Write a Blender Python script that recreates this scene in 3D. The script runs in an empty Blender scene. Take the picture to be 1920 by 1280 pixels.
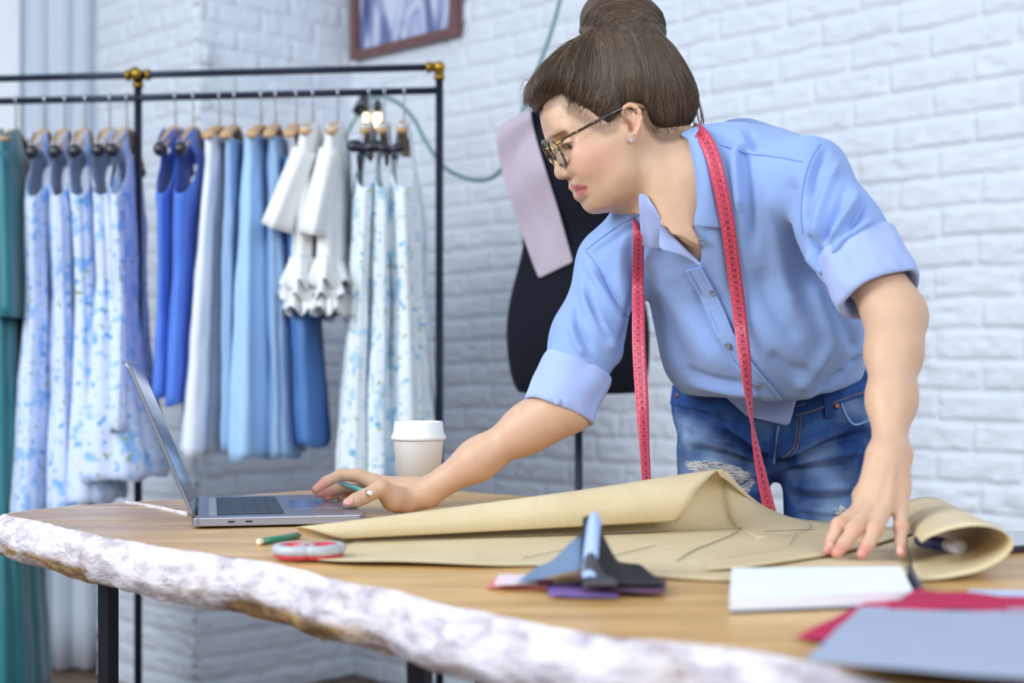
import bpy, bmesh, math, random
import numpy as np
from mathutils import Vector, Matrix, noise
from mathutils.bvhtree import BVHTree

scene = bpy.context.scene
COL = scene.collection
# ------------------------------------------------------------------ camera
FPX = 2667.0            # focal length in pixels of the 1920 px wide frame
HC = 1.10               # camera height
HOR = 700.0             # image row of the horizon
cam_data = bpy.data.cameras.new('camera')
cam = bpy.data.objects.new('camera', cam_data)
COL.objects.link(cam)
cam.location = (0, 0, HC)
cam.rotation_euler = (math.pi/2, 0, 0)
cam_data.sensor_width = 36.0
cam_data.lens = FPX*36.0/1920.0
cam_data.shift_y = (HOR-640.0)/1920.0
cam_data.clip_start = 0.05
cam_data.dof.use_dof = True
cam_data.dof.focus_distance = 2.12
cam_data.dof.aperture_fstop = 3.0
scene.camera = cam
# ------------------------------------------------------------------ light
scene.view_settings.view_transform = 'Standard'
scene.view_settings.look = 'None'
scene.view_settings.gamma = 1.0
scene.view_settings.exposure = 0.12
scene.view_settings.use_curve_mapping = False
world = bpy.data.worlds.new('world')
scene.world = world
world.use_nodes = True
bg = world.node_tree.nodes['Background']
bg.inputs[0].default_value = (0.84, 0.92, 1.0, 1)
bg.inputs[1].default_value = 0.72
# soft daylight from above, little from the dark floor side
_t = world.node_tree
_tc = _t.nodes.new('ShaderNodeTexCoord'); _sp = _t.nodes.new('ShaderNodeSeparateXYZ'); _rp = _t.nodes.new('ShaderNodeValToRGB')
_t.links.new(_tc.outputs['Generated'], _sp.inputs[0]); _t.links.new(_sp.outputs['Z'], _rp.inputs[0]); _t.links.new(_rp.outputs[0], bg.inputs[0])
_e = _rp.color_ramp.elements
_e[0].position = 0.0; _e[0].color = (0.34, 0.39, 0.46, 1)
_e[1].position = 0.75; _e[1].color = (0.84, 0.95, 1.12, 1)

def area_light(name, loc, target, size, power, color):
    d = bpy.data.lights.new(name, 'AREA')
    d.shape = 'RECTANGLE'; d.size, d.size_y = size
    d.energy = power; d.color = color
    o = bpy.data.objects.new(name, d); COL.objects.link(o)
    o.location = loc
    o.rotation_euler = (Vector(target)-Vector(loc)).to_track_quat('-Z', 'Y').to_euler()
    return o
# daylight of the tall windows on the left and of the windows behind the camera
area_light('window_daylight_side', (-2.9, 0.7, 2.6), (0.3, 2.5, 1.1), (2.4, 2.0), 128, (0.91, 0.96, 1.0))
area_light('window_daylight_front', (1.6, -2.2, 2.7), (0.5, 2.6, 1.1), (3.0, 1.8), 112, (0.93, 0.97, 1.0))
# ------------------------------------------------------------------ helpers
R = random.Random(7)
def P(px, py, Y):
    """place in the room of the pixel (px, py) at the distance Y"""
    return Vector(((px-960.0)/FPX*Y, Y, HC-(py-HOR)/FPX*Y))
def PZ(px, py, Z):
    """place of the pixel on the horizontal plane of height Z"""
    Y = (HC-Z)*FPX/(py-HOR)
    return Vector(((px-960.0)/FPX*Y, Y, Z))
def lin(r, g, b):
    f = lambda c: (c/255.0)/12.92 if c <= 10 else (((c/255.0)+0.055)/1.055)**2.4
    return (f(r), f(g), f(b), 1.0)

class NT:
    """small helper around a node tree"""
    def __init__(s, m):
        m.use_nodes = True
        s.t = m.node_tree; s.b = s.t.nodes['Principled BSDF']
    def n(s, kind, **kw):
        o = s.t.nodes.new(kind)
        for k, v in kw.items():
            if k.startswith('i_'):
                key = k[2:]; key = int(key) if key.isdigit() else key.replace('_', ' ')
                o.inputs[key].default_value = v
            else: setattr(o, k, v)
        return o
    def l(s, a, b): s.t.links.new(a, b)
    def ramp(s, src, stops):
        r = s.n('ShaderNodeValToRGB')
        el = r.color_ramp.elements
        while len(el) < len(stops): el.new(0.5)
        for e, (p, c) in zip(el, stops): e.position = p; e.color = c
        s.l(src, r.inputs[0]); return r.outputs[0]
    def coord(s, scale=(1, 1, 1), kind='Object'):
        tc = s.n('ShaderNodeTexCoord'); mp = s.n('ShaderNodeMapping')
        mp.inputs['Scale'].default_value = scale
        s.l(tc.outputs[kind], mp.inputs[0]); return mp.outputs[0]
    def noise(s, scale, detail=4, rough=0.55, vec=None, dist=0.0):
        o = s.n('ShaderNodeTexNoise'); o.inputs['Scale'].default_value = scale
        o.inputs['Detail'].default_value = detail; o.inputs['Roughness'].default_value = rough
        o.inputs['Distortion'].default_value = dist
        if vec is not None: s.l(vec, o.inputs['Vector'])
        return o.outputs['Fac']
    def mix(s, fac, a, b, mode='MIX'):
        o = s.n('ShaderNodeMix', data_type='RGBA', blend_type=mode)
        for sock, v in ((o.inputs[0], fac), (o.inputs[6], a), (o.inputs[7], b)):
            if hasattr(v, 'links'): s.l(v, sock)
            else: sock.default_value = v
        return o.outputs[2]
    def bump(s, h, strength, dist):
        o = s.n('ShaderNodeBump'); o.inputs['Strength'].default_value = strength
        o.inputs['Distance'].default_value = dist
        s.l(h, o.inputs['Height']); s.l(o.outputs[0], s.b.inputs['Normal']); return o

def mat(name, col, rough=0.6, metal=0.0, var=0.0, vscale=20, bump=0.0, bscale=60, bdist=0.002, spec=0.5, sheen=0.0, coat=0.0):
    m = bpy.data.materials.new(name); t = NT(m); b = t.b
    c = lin(*col)
    b.inputs['Base Color'].default_value = c
    b.inputs['Roughness'].default_value = rough
    b.inputs['Metallic'].default_value = metal
    b.inputs['Specular IOR Level'].default_value = spec
    if sheen: b.inputs['Sheen Weight'].default_value = sheen
    if coat: b.inputs['Coat Weight'].default_value = coat
    if var or bump: v = t.coord()
    if var:
        f = t.noise(vscale, 4, 0.6, v)
        lo = tuple(x*(1-var) for x in c[:3])+(1,); hi = tuple(min(1, x*(1+var)) for x in c[:3])+(1,)
        t.l(t.ramp(f, [(0.3, lo), (0.7, hi)]), b.inputs['Base Color'])
    if bump:
        t.bump(t.noise(bscale, 4, 0.6, v), bump, bdist)
    return m

def link(o, parent=None):
    COL.objects.link(o)
    if parent is not None:
        o.parent = parent
        o.matrix_parent_inverse = parent.matrix_world.inverted()
    return o
def tag(o, label=None, cat=None, group=None, kind=None):
    if label: o['label'] = label
    if cat: o['category'] = cat
    if group: o['group'] = group
    if kind: o['kind'] = kind
    return o
def thing(name, loc, label, cat, group=None):
    o = bpy.data.objects.new(name, None); o.empty_display_size = 0.05
    COL.objects.link(o); o.location = loc
    bpy.context.view_layer.update()
    return tag(o, label, cat, group)
def mesh_obj(name, verts, faces, m=None, parent=None, smooth=True):
    me = bpy.data.meshes.new(name)
    me.from_pydata([tuple(v) for v in verts], [], [tuple(f) for f in faces])
    me.validate(); me.update()
    if smooth: me.polygons.foreach_set('use_smooth', [True]*len(me.polygons))
    if m is not None:
        for x in (m if isinstance(m, (list, tuple)) else [m]): me.materials.append(x)
    return link(bpy.data.objects.new(name, me), parent)
def bm_obj(name, bm, m=None, parent=None, smooth=True):
    bmesh.ops.recalc_face_normals(bm, faces=bm.faces[:])
    me = bpy.data.meshes.new(name); bm.to_mesh(me); bm.free()
    if smooth: me.polygons.foreach_set('use_smooth', [True]*len(me.polygons))
    if m is not None:
        for x in (m if isinstance(m, (list, tuple)) else [m]): me.materials.append(x)
    return link(bpy.data.objects.new(name, me), parent)
def mod_solid(o, th, off=0.0):
    s = o.modifiers.new('solid', 'SOLIDIFY'); s.thickness = th; s.offset = off; return o
def mod_sub(o, lv=1):
    s = o.modifiers.new('sub', 'SUBSURF'); s.levels = lv; s.render_levels = lv; return o
def mod_bevel(o, w, seg=2, ang=40):
    s = o.modifiers.new('bev', 'BEVEL'); s.width = w; s.segments = seg; s.limit_method = 'ANGLE'; s.angle_limit = math.radians(ang); return o

def catmull(pts, n=8):
    """smooth curve through points (any dimension)"""
    p = [np.array(x, float) for x in pts]
    p = [2*p[0]-p[1]]+p+[2*p[-1]-p[-2]]
    out = []
    for i in range(1, len(p)-2):
        for k in range(n):
            t = k/n; a, b, c, d = p[i-1], p[i], p[i+1], p[i+2]
            out.append(0.5*((2*b)+(-a+c)*t+(2*a-5*b+4*c-d)*t*t+(-a+3*b-3*c+d)*t**3))
    out.append(p[-2]); return np.array(out)
def frames(pts, up=None):
    pts = np.asarray(pts, float)
    tan = np.gradient(pts, axis=0); tan /= np.linalg.norm(tan, axis=1)[:, None]+1e-12
    n = np.array(up if up is not None else ((0, 0, 1) if abs(tan[0][2]) < 0.9 else (0, 1, 0)), float)
    N = []
    for t in tan:
        n = n-t*np.dot(n, t); n /= np.linalg.norm(n)+1e-12; N.append(n)
    N = np.array(N); B = np.cross(tan, N); return tan, N, B
def tube_data(pts, rad, seg=8, flat=1.0, up=None, caps=True):
    pts = np.asarray(pts, float); rad = np.broadcast_to(np.asarray(rad, float), (len(pts),))
    _, N, B = frames(pts, up)
    ang = np.linspace(0, 2*math.pi, seg, endpoint=False)
    V = pts[:, None]+rad[:, None, None]*(np.cos(ang)[None, :, None]*N[:, None]+flat*np.sin(ang)[None, :, None]*B[:, None])
    V = V.reshape(-1, 3).tolist(); Fc = []
    for i in range(len(pts)-1):
        for k in range(seg):
            Fc.append((i*seg+k, i*seg+(k+1) % seg, (i+1)*seg+(k+1) % seg, (i+1)*seg+k))
    if caps:
        Fc.append(tuple(range(seg))[::-1]); Fc.append(tuple(range((len(pts)-1)*seg, len(pts)*seg)))
    return V, Fc
def tube(name, pts, rad, m, parent=None, seg=8, flat=1.0, up=None, smooth_n=0):
    if smooth_n: pts = catmull(pts, smooth_n)
    if np.ndim(rad) and len(rad) != len(pts):
        rad = np.interp(np.linspace(0, 1, len(pts)), np.linspace(0, 1, len(rad)), rad)
    V, Fc = tube_data(pts, rad, seg, flat, up)
    return mesh_obj(name, V, Fc, m, parent)
def join_data(parts):
    V, Fc = [], []
    for v, f in parts:
        o = len(V); V.extend(v); Fc.extend([tuple(i+o for i in q) for q in f])
    return V, Fc
def box_bm(bm, c, s, rot=None):
    M = Matrix.Translation(c)
    if rot is not None: M = M @ rot.to_4x4()
    r = bmesh.ops.create_cube(bm, size=1.0, matrix=M @ Matrix.Diagonal((s[0], s[1], s[2], 1)))
    return r['verts']
def lathe(name, prof, m, parent=None, seg=32, loc=(0, 0, 0), axis=None):
    V, Fc = [], []
    n = len(prof)
    for (r, z) in prof:
        for k in range(seg):
            a = 2*math.pi*k/seg; V.append(Vector((r*math.cos(a), r*math.sin(a), z)))
    for i in range(n-1):
        for k in range(seg):
            Fc.append((i*seg+k, i*seg+(k+1) % seg, (i+1)*seg+(k+1) % seg, (i+1)*seg+k))
    if prof[0][0] > 1e-5: Fc.append(tuple(range(seg))[::-1])
    if prof[-1][0] > 1e-5: Fc.append(tuple(range((n-1)*seg, n*seg)))
    q = Vector((0, 0, 1)).rotation_difference(Vector(axis)) if axis is not None else None
    V = [(q @ v if q else v)+Vector(loc) for v in V]
    return mesh_obj(name, V, Fc, m, parent)

# ------------------------------------------------------------------ implicit surfaces (smooth organic shapes)
class Sdf:
    def __init__(s): s.ops = []
    @staticmethod
    def V(a): return np.array(tuple(a), float)
    def cap(s, a, b, ra, rb=None, k=0.01, op='u', flat=None):
        a, b = s.V(a), s.V(b); rb = ra if rb is None else rb
        ab = b-a; L2 = max(1e-12, ab @ ab)
        if flat is not None:
            fx = s.V(flat[0]); fx /= np.linalg.norm(fx); fk = flat[1]-1.0
        def f(p):
            q = p-a; t = np.clip((q @ ab)/L2, 0, 1)
            d = q-t[..., None]*ab
            if flat is not None: d = d+((d @ fx)*fk)[..., None]*fx
            return np.sqrt((d*d).sum(-1))-(ra+(rb-ra)*t)
        r = max(ra, rb)
        s.ops.append((op, f, np.minimum(a, b)-r, np.maximum(a, b)+r, k)); return s
    def chain(s, pts, rad, k=0.004, op='u', flat=None):
        for i in range(len(pts)-1): s.cap(pts[i], pts[i+1], rad[i], rad[i+1], k, op, flat)
        return s
    def ell(s, c, r, axes=None, k=0.01, op='u'):
        c = s.V(c); r = np.array(r, float)
        A = np.eye(3) if axes is None else np.array([s.V(x) for x in axes])
        def f(p):
            q = (p-c) @ A.T
            k0 = np.sqrt(((q/r)**2).sum(-1)); k1 = np.sqrt(((q/(r*r))**2).sum(-1))+1e-9
            return k0*(k0-1.0)/k1
        e = np.sqrt(((A*r[:, None])**2).sum(0))
        s.ops.append((op, f, c-e, c+e, k)); return s
    def poly(s, pts2, proj, lo, hi, k=0.004, op='i'):
        """clip with a prism: proj maps points to 2-D"""
        pts2 = np.array(pts2, float); n = len(pts2)
        def f(p):
            q = proj(p); d2 = np.full(q.shape[:-1], 1e9); ins = np.zeros(q.shape[:-1], bool)
            for i in range(n):
                a, b = pts2[i], pts2[(i+1) % n]; e = b-a
                w = q-a; t = np.clip((w @ e)/max(1e-12, e @ e), 0, 1)
                dd = w-t[..., None]*e; d2 = np.minimum(d2, (dd*dd).sum(-1))
                c1 = (a[1] > q[..., 1]) != (b[1] > q[..., 1])
                with np.errstate(divide='ignore', invalid='ignore'):
                    xx = (b[0]-a[0])*(q[..., 1]-a[1])/(b[1]-a[1]+1e-15)+a[0]
                ins ^= c1 & (q[..., 0] < xx)
            return np.where(ins, -1, 1)*np.sqrt(d2)
        s.ops.append((op, f, np.array(lo, float), np.array(hi, float), k)); return s
    @staticmethod
    def smin(a, b, k):
        h = np.maximum(k-np.abs(a-b), 0)/k
        return np.minimum(a, b)-h*h*k*0.25
    def evaluate(s, Pn, centers, rad):
        """Pn (n, m, 3) points grouped in blocks with the given centres and radius"""
        D = np.full(Pn.shape[:-1], 1.0)
        for op, f, lo, hi, k in s.ops:
            q = np.maximum(np.maximum(lo-centers, centers-hi), 0)
            sel = np.nonzero(np.sqrt((q*q).sum(-1)) < rad+k+0.02)[0]
            if not len(sel): continue
            d = f(Pn[sel]); c = D[sel]
            if op == 'u': D[sel] = s.smin(c, d, k)
            elif op == 's': D[sel] = -s.smin(-c, d, k)
            else: D[sel] = -s.smin(-c, -d, k)
        return D
    def at(s, pts):
        pts = np.asarray(pts, float)
        return s.evaluate(pts[:, None, :], pts, 0.02)[:, 0]
    def grad(s, pts, e=0.0008):
        g = np.stack([s.at(pts+np.eye(3)[i]*e)-s.at(pts-np.eye(3)[i]*e) for i in range(3)], -1)
        return g/(np.linalg.norm(g, axis=1)[:, None]+1e-12)
    def mesh(s, h):
        add = [o for o in s.ops if o[0] == 'u']
        lo = np.min([o[2] for o in add], 0)-3*h; hi = np.max([o[3] for o in add], 0)+3*h
        N = 8; B = N*h
        nb = np.ceil((hi-lo)/B).astype(int)+1
        I = np.stack(np.meshgrid(*[np.arange(x) for x in nb], indexing='ij'), -1).reshape(-1, 3)
        C = lo+(I+0.5)*B
        near = np.zeros(len(C), bool)
        for o in add:
            q = np.maximum(np.maximum(o[2]-C, C-o[3]), 0); near |= (q*q).sum(-1) < (B+o[4])**2
        I, C = I[near], C[near]
        keep = []
        for c0 in range(0, len(C), 40000):
            keep.append(np.abs(s.evaluate(C[c0:c0+40000, None, :], C[c0:c0+40000], 0.03)[:, 0]) < B*1.7+0.004)
        keep = np.concatenate(keep); I, C = I[keep], C[keep]
        g = np.arange(N+1); off = np.stack(np.meshgrid(g, g, g, indexing='ij'), -1)
        dim = nb*N+2; mult = np.array([dim[1]*dim[2], dim[2], 1], np.int64)
        ids, vs, quads = [], [], []
        for c0 in range(0, len(I), 1500):
            Ib = I[c0:c0+1500]; Pn = (lo+(Ib*N)[:, None, None, None, :]*h+off*h)
            D = s.evaluate(Pn.reshape(len(Ib), -1, 3), C[c0:c0+1500], B*0.87).reshape(len(Ib), N+1, N+1, N+1)
            neg = D < 0
            cs = sum(neg[:, i:N+i, j:N+j, k:N+k].astype(np.int8) for i in (0, 1) for j in (0, 1) for k in (0, 1))
            cell = np.nonzero((cs > 0) & (cs < 8))
            b = cell[0]; ijk = np.stack(cell[1:], -1)
            acc = np.zeros((len(b), 3)); cnt = np.zeros(len(b))
            cor = [(i, j, k) for i in (0, 1) for j in (0, 1) for k in (0, 1)]
            dv = {c: D[b, ijk[:, 0]+c[0], ijk[:, 1]+c[1], ijk[:, 2]+c[2]] for c in cor}
            for c in cor:
                for ax in range(3):
                    if c[ax]: continue
                    c2 = list(c); c2[ax] = 1; c2 = tuple(c2)
                    a0, a1 = dv[c], dv[c2]; x = (a0 < 0) != (a1 < 0)
                    t = np.where(x, a0/np.where(x, a0-a1, 1), 0)
                    pt = np.tile(np.array(c, float), (len(b), 1)); pt[:, ax] += t
                    acc += pt*x[:, None]; cnt += x
            G = Ib[b]*N+ijk
            vs.append(lo+(G+acc/cnt[:, None])*h); ids.append(G @ mult)
            for ax in range(3):
                u, w = (ax+1) % 3, (ax+2) % 3
                s0 = neg[:, :N, :N, :N]
                sl = [slice(0, N)]*3; sl[ax] = slice(1, N+1)
                s1 = neg[(slice(None),)+tuple(sl)]
                e = np.nonzero(s0 != s1)
                G = Ib[e[0]]*N+np.stack(e[1:], -1)
                du = np.zeros(3, int); du[u] = 1; dw = np.zeros(3, int); dw[w] = 1
                q = np.stack([(G-du-dw) @ mult, (G-dw) @ mult, G @ mult, (G-du) @ mult], -1)
                fl = ~s0[e]; q[fl] = q[fl][:, ::-1]; quads.append(q)
        ids = np.concatenate(ids); vs = np.concatenate(vs); quads = np.concatenate(quads)
        o = np.argsort(ids); ids, vs = ids[o], vs[o]
        pos = np.clip(np.searchsorted(ids, quads), 0, len(ids)-1)
        ok = (ids[pos] == quads).all(1)
        return vs, pos[ok]
def np_mesh(name, vs, fs, m=None, parent=None):
    me = bpy.data.meshes.new(name)
    me.vertices.add(len(vs)); me.vertices.foreach_set('co', np.asarray(vs, np.float32).ravel())
    n = len(fs); me.loops.add(n*4); me.loops.foreach_set('vertex_index', np.asarray(fs, np.int32).ravel())
    me.polygons.add(n); me.polygons.foreach_set('loop_start', np.arange(n, dtype=np.int32)*4)
    me.update(calc_edges=True); me.validate()
    me.polygons.foreach_set('use_smooth', [True]*len(me.polygons))
    if m is not None: me.materials.append(m)
    return link(bpy.data.objects.new(name, me), parent)
def soften_border(o, it=6):
    """smooth the cut edges of an open mesh"""
    bm = bmesh.new(); bm.from_mesh(o.data)
    loose = [v for v in bm.verts if not v.link_faces]; bmesh.ops.delete(bm, geom=loose, context='VERTS')
    be = [e for e in bm.edges if len(e.link_faces) == 1]; nb = {}
    for e in be:
        a, b = e.verts; nb.setdefault(a, []).append(b); nb.setdefault(b, []).append(a)
    for _ in range(it):
        new = {v: (v.co*2+sum((w.co for w in l), Vector()))/(2+len(l)) for v, l in nb.items()}
        for v, c in new.items(): v.co = c
    bm.to_mesh(o.data); bm.free(); o.data.update(); return o
def normals_of(vs, fs):
    a, b, c, d = (vs[fs[:, i]] for i in range(4))
    fn = np.cross(c-a, d-b); N = np.zeros_like(vs)
    for i in range(4): np.add.at(N, fs[:, i], fn)
    return N/(np.linalg.norm(N, axis=1)[:, None]+1e-12)
def to_px(vs):
    vs = np.asarray(vs, float); return np.stack([960+FPX*vs[:, 0]/vs[:, 1], HOR+FPX*(HC-vs[:, 2])/vs[:, 1]], -1)
def line_dist(q, line):
    """distance of 2-D points to a polyline and the fraction along it"""
    best = np.full(len(q), 1e9); tt = np.zeros(len(q)); line = np.array(line, float); n = len(line)-1
    for i in range(n):
        a, e = line[i], line[i+1]-line[i]
        t = np.clip(((q-a) @ e)/(e @ e+1e-12), 0, 1); d = np.linalg.norm(q-a-t[:, None]*e, axis=1)
        m = d < best; best[m] = d[m]; tt[m] = (i+t[m])/n
    return best, tt
def creases(vs, N, folds, mask=None):
    """press folds into cloth: each fold is (points as seen from the front, height in m, width in px)"""
    q = to_px(vs); front = np.clip(-(N*(vs/np.linalg.norm(vs, axis=1)[:, None])).sum(1)*2.0, 0, 1)
    if mask is not None: front = front*mask
    out = np.zeros(len(vs))
    for line, amp, w in folds:
        ln = np.array(line, float); lo, hi = ln.min(0)-3*w, ln.max(0)+3*w
        sel = np.nonzero((q > lo).all(1) & (q < hi).all(1) & (front > 0))[0]
        if not len(sel): continue
        if len(line) > 2: line = catmull(line, 4)
        d, t = line_dist(q[sel], line)
        fade = np.clip(np.minimum(t, 1-t)*5+0.15, 0, 1)
        out[sel] += amp*np.exp(-(d/w)**2)*fade
    return vs+N*(out*front)[:, None]
def on_mesh(bvh, px, py, off=0.0, default=None):
    o = Vector((0, 0, HC)); d = (P(px, py, 2.0)-o).normalized()
    hit, nn, _, _ = bvh.ray_cast(o, d)
    if hit is None: return (P(px, py, default) if default else None), None
    if nn.dot(d) > 0: nn = -nn
    return hit+nn*off, nn
def bvh_of(o):
    dg = bpy.context.evaluated_depsgraph_get(); dg.update()
    e = o.evaluated_get(dg); me = e.to_mesh()
    b = BVHTree.FromPolygons([o.matrix_world @ v.co for v in me.vertices], [tuple(p.vertices) for p in me.polygons])
    e.to_mesh_clear(); return b
def ribbon(name, line, width, bvh, m, parent, off=0.001, th=0.0012, n=6, smooth=True, default=2.1):
    """a strip of cloth laid on a surface along a line seen from the front; width in metres"""
    ln = catmull(line, n) if smooth and len(line) > 2 else np.array(line, float)
    pts, nrm = [], []
    for x, y in ln:
        p, nn = on_mesh(bvh, x, y, off)
        if p is not None: pts.append(p); nrm.append(nn)
    if len(pts) < 2: return None
    pts = np.array([tuple(p) for p in pts]); nr = np.array([tuple(p) for p in nrm])
    if len(nr) > 4:
        for _ in range(2): nr[1:-1] = (nr[:-2]+2*nr[1:-1]+nr[2:])/4
    if len(pts) > 6:
        for _ in range(2): pts[1:-1] = (pts[:-2]+2*pts[1:-1]+pts[2:])/4
    tan = np.gradient(pts, axis=0); s = np.cross(tan, nr); s /= np.linalg.norm(s, axis=1)[:, None]+1e-12
    V, Fc = [], []
    for i in range(len(pts)):
        a = pts[i]-s[i]*width/2; b = pts[i]+s[i]*width/2; u = nr[i]/np.linalg.norm(nr[i])*th
        V += [a-u, b-u, b+u, a+u]
    for i in range(len(pts)-1):
        o = i*4
        for k in range(4): Fc.append((o+k, o+(k+1) % 4, o+4+(k+1) % 4, o+4+k))
    Fc += [(0, 1, 2, 3), tuple(len(V)-4+i for i in (3, 2, 1, 0))]
    return mesh_obj(name, V, Fc, m, parent, smooth=False)
def glass_mat(name, col=(1, 1, 1, 1), ior=1.45, rough=0.0, mixf=0.86):
    m = bpy.data.materials.new(name); m.use_nodes = True; t = m.node_tree
    for n_ in list(t.nodes): t.nodes.remove(n_)
    out = t.nodes.new('ShaderNodeOutputMaterial'); mx = t.nodes.new('ShaderNodeMixShader'); tr = t.nodes.new('ShaderNodeBsdfTransparent'); gl = t.nodes.new('ShaderNodeBsdfGlossy')
    gl.inputs['Roughness'].default_value = 0.02; tr.inputs[0].default_value = col; mx.inputs[0].default_value = 1-mixf
    t.links.new(tr.outputs[0], mx.inputs[1]); t.links.new(gl.outputs[0], mx.inputs[2]); t.links.new(mx.outputs[0], out.inputs[0]); return m
# ------------------------------------------------------------------ the room
WALL_N = np.array((0.701, 0.713, 0.0)); WALL_U = np.array((0.713, -0.701, 0.0)); WALL_D = 3.28
CORNER = np.array((-0.582, 5.17, 0.0))
CORNER[1] = (WALL_D-0.701*CORNER[0])/0.713
def wall_paint(name, col=(224, 230, 240), bscale=26):
    m = bpy.data.materials.new(name); t = NT(m); v = t.coord()
    c = lin(*col)
    t.l(t.ramp(t.noise(5, 4, 0.6, v), [(0.3, tuple(x*0.95 for x in c[:3])+(1,)), (0.7, c)]), t.b.inputs['Base Color'])
    t.b.inputs['Roughness'].default_value = 0.62
    a = t.n('ShaderNodeMath', operation='ADD'); t.l(t.noise(bscale, 6, 0.6, v), a.inputs[0]); t.l(t.noise(bscale*6, 3, 0.6, v), a.inputs[1])
    t.bump(a.outputs[0], 0.35, 0.006); return m
PAINT = wall_paint('white_painted_brick')
def hash01(a, b, k):
    h = (a*374761393+b*668265263+k*2147483647) & 0xFFFFFFFF
    h = ((h ^ (h >> 13))*1274126177) & 0xFFFFFFFF
    return ((h ^ (h >> 16)) & 0xFFFF)/65535.0
def vnoise(x, y, seed=0):
    xi, yi = np.floor(x).astype(np.int64), np.floor(y).astype(np.int64); fx, fy = x-xi, y-yi
    fx, fy = fx*fx*(3-2*fx), fy*fy*(3-2*fy)
    g = lambda i, j: hash01(xi+i, yi+j, seed)
    return (g(0, 0)*(1-fx)+g(1, 0)*fx)*(1-fy)+(g(0, 1)*(1-fx)+g(1, 1)*fx)*fy-0.5
def brick_wall(name, origin, u, n, length, height, step, seed=1):
    """painted brick wall: origin, direction along, direction out of the wall"""
    nu, nz = int(length/step)+1, int(height/step)+1
    U, Z = np.meshgrid(np.linspace(0, length, nu), np.linspace(0, height, nz), indexing='ij')
    wob = 0.006*vnoise(U*9, Z*3, seed)+0.004*vnoise(U*26, Z*26, seed+1)
    zz = (Z+wob*1.1)/0.0755; row = np.floor(zz).astype(np.int64); fz = zz-row
    uu = U+0.5*0.225*(row % 2)+0.035*(hash01(row, row*0, seed+5)-0.5)+0.006*vnoise(U*20, Z*20, seed+2); uu = uu/0.225
    bi = np.floor(uu).astype(np.int64); fu = uu-bi
    du = np.minimum(fu, 1-fu)*0.225; dz = np.minimum(fz, 1-fz)*0.0755
    r = 0.010; e = np.minimum(du, dz)-0.0035
    cr = np.hypot(np.maximum(r-du, 0), np.maximum(r-dz, 0)); e = np.where((du < r) & (dz < r), r-cr-0.0035, e)
    face = np.clip(e/0.0065, 0, 1); face = face*face*(3-2*face)
    hgt = 0.0095*face+0.004*(hash01(bi, row, seed)-0.5)*face+0.0040*vnoise(U*38, Z*50, seed+7)*face+0.0024*vnoise(U*85, Z*105, seed+8)+0.005*vnoise(U*4, Z*6, seed+9)
    pit = vnoise(U*24+3, Z*44, seed+11); hgt -= 0.006*np.clip(pit-0.20, 0, 1)*face*4
    V = np.array(origin)+U[..., None]*np.array(u)+Z[..., None]*np.array((0, 0, 1.0))+hgt[..., None]*np.array(n)
    idx = np.arange(nu*nz).reshape(nu, nz)
    F4 = np.stack([idx[:-1, :-1], idx[1:, :-1], idx[1:, 1:], idx[:-1, 1:]], -1).reshape(-1, 4)
    o = np_mesh(name, V.reshape(-1, 3), F4, PAINT); o['kind'] = 'structure'
    mod_solid(o, 0.06, -1 if np.dot(np.cross(u, (0, 0, 1)), n) > 0 else 1)
    return o
brick_wall('wall_right', CORNER-0.06*WALL_U, WALL_U, -WALL_N, 5.0, 2.85, 0.0075, 3)
brick_wall('wall_back', CORNER+0.05*WALL_N, -WALL_N, WALL_U, 0.705, 2.85, 0.010, 11)
C2 = CORNER-WALL_N*0.655
brick_wall('wall_pier', C2-0.010*WALL_U, -WALL_U, -WALL_N, 0.62, 2.85, 0.010, 17)
PLAIN = mat('white_plaster', (214, 221, 230), 0.7, var=0.03, vscale=4, bump=0.2, bscale=40)
bm = bmesh.new(); box_bm(bm, (-2.3, 5.45, 1.425), (2.4, 0.1, 2.85)); o = bm_obj('wall_left', bm, PLAIN, smooth=False); o['kind'] = 'structure'
def floor_mat():
    m = bpy.data.materials.new('brown_boards'); t = NT(m); v = t.coord((1, 9, 1))
    t.l(t.ramp(t.noise(6, 5, 0.6, v), [(0.3, lin(92, 74, 60)), (0.7, lin(128, 104, 84))]), t.b.inputs['Base Color']); t.b.inputs['Roughness'].default_value = 0.5
    return m
bm = bmesh.new(); box_bm(bm, (-0.2, 2.2, -0.05), (6.8, 8.0, 0.1)); o = bm_obj('floor', bm, floor_mat(), smooth=False); o['kind'] = 'structure'
bm = bmesh.new(); box_bm(bm, (-1.885, 5.36, 1.425), (0.10, 0.08, 2.85)); o = bm_obj('trim_1', bm, mat('white_gloss', (226, 231, 240), 0.4), smooth=False); mod_bevel(o, 0.01); o['kind'] = 'structure'
# curtain left of the pier
CURT = mat('white_curtain', (208, 217, 228), 0.85)
def drape(name, x0, x1, y, z0, z1, amp, waves, m, seed=0, slant=0.0):
    n = 120; V, Fc = [], []; rows = 14
    for j in range(rows+1):
        z = z1+(z0-z1)*j/rows
        for i in range(n+1):
            u = i/n; ph = u*waves*2*math.pi+0.8*noise.noise(Vector((u*3, seed, j*0.12)))
            V.append((x0+(x1-x0)*u+0.006*math.cos(ph*2), y+amp*math.sin(ph)*(0.8+0.4*noise.noise(Vector((u*5, seed+3, 0.1*j))))+slant*u, z))
    for j in range(rows):
        for i in range(n): a = j*(n+1)+i; Fc.append((a, a+1, a+n+2, a+n+1))
    o = mesh_obj(name, V, Fc, m); mod_solid(o, 0.002, 0); return o
o = drape('curtain', -1.80, -1.42, 5.22, 0.02, 2.82, 0.030, 4.5, CURT, 1); tag(o, 'pale curtain hanging in soft folds beside the brick pier at the left', 'curtain')
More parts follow.
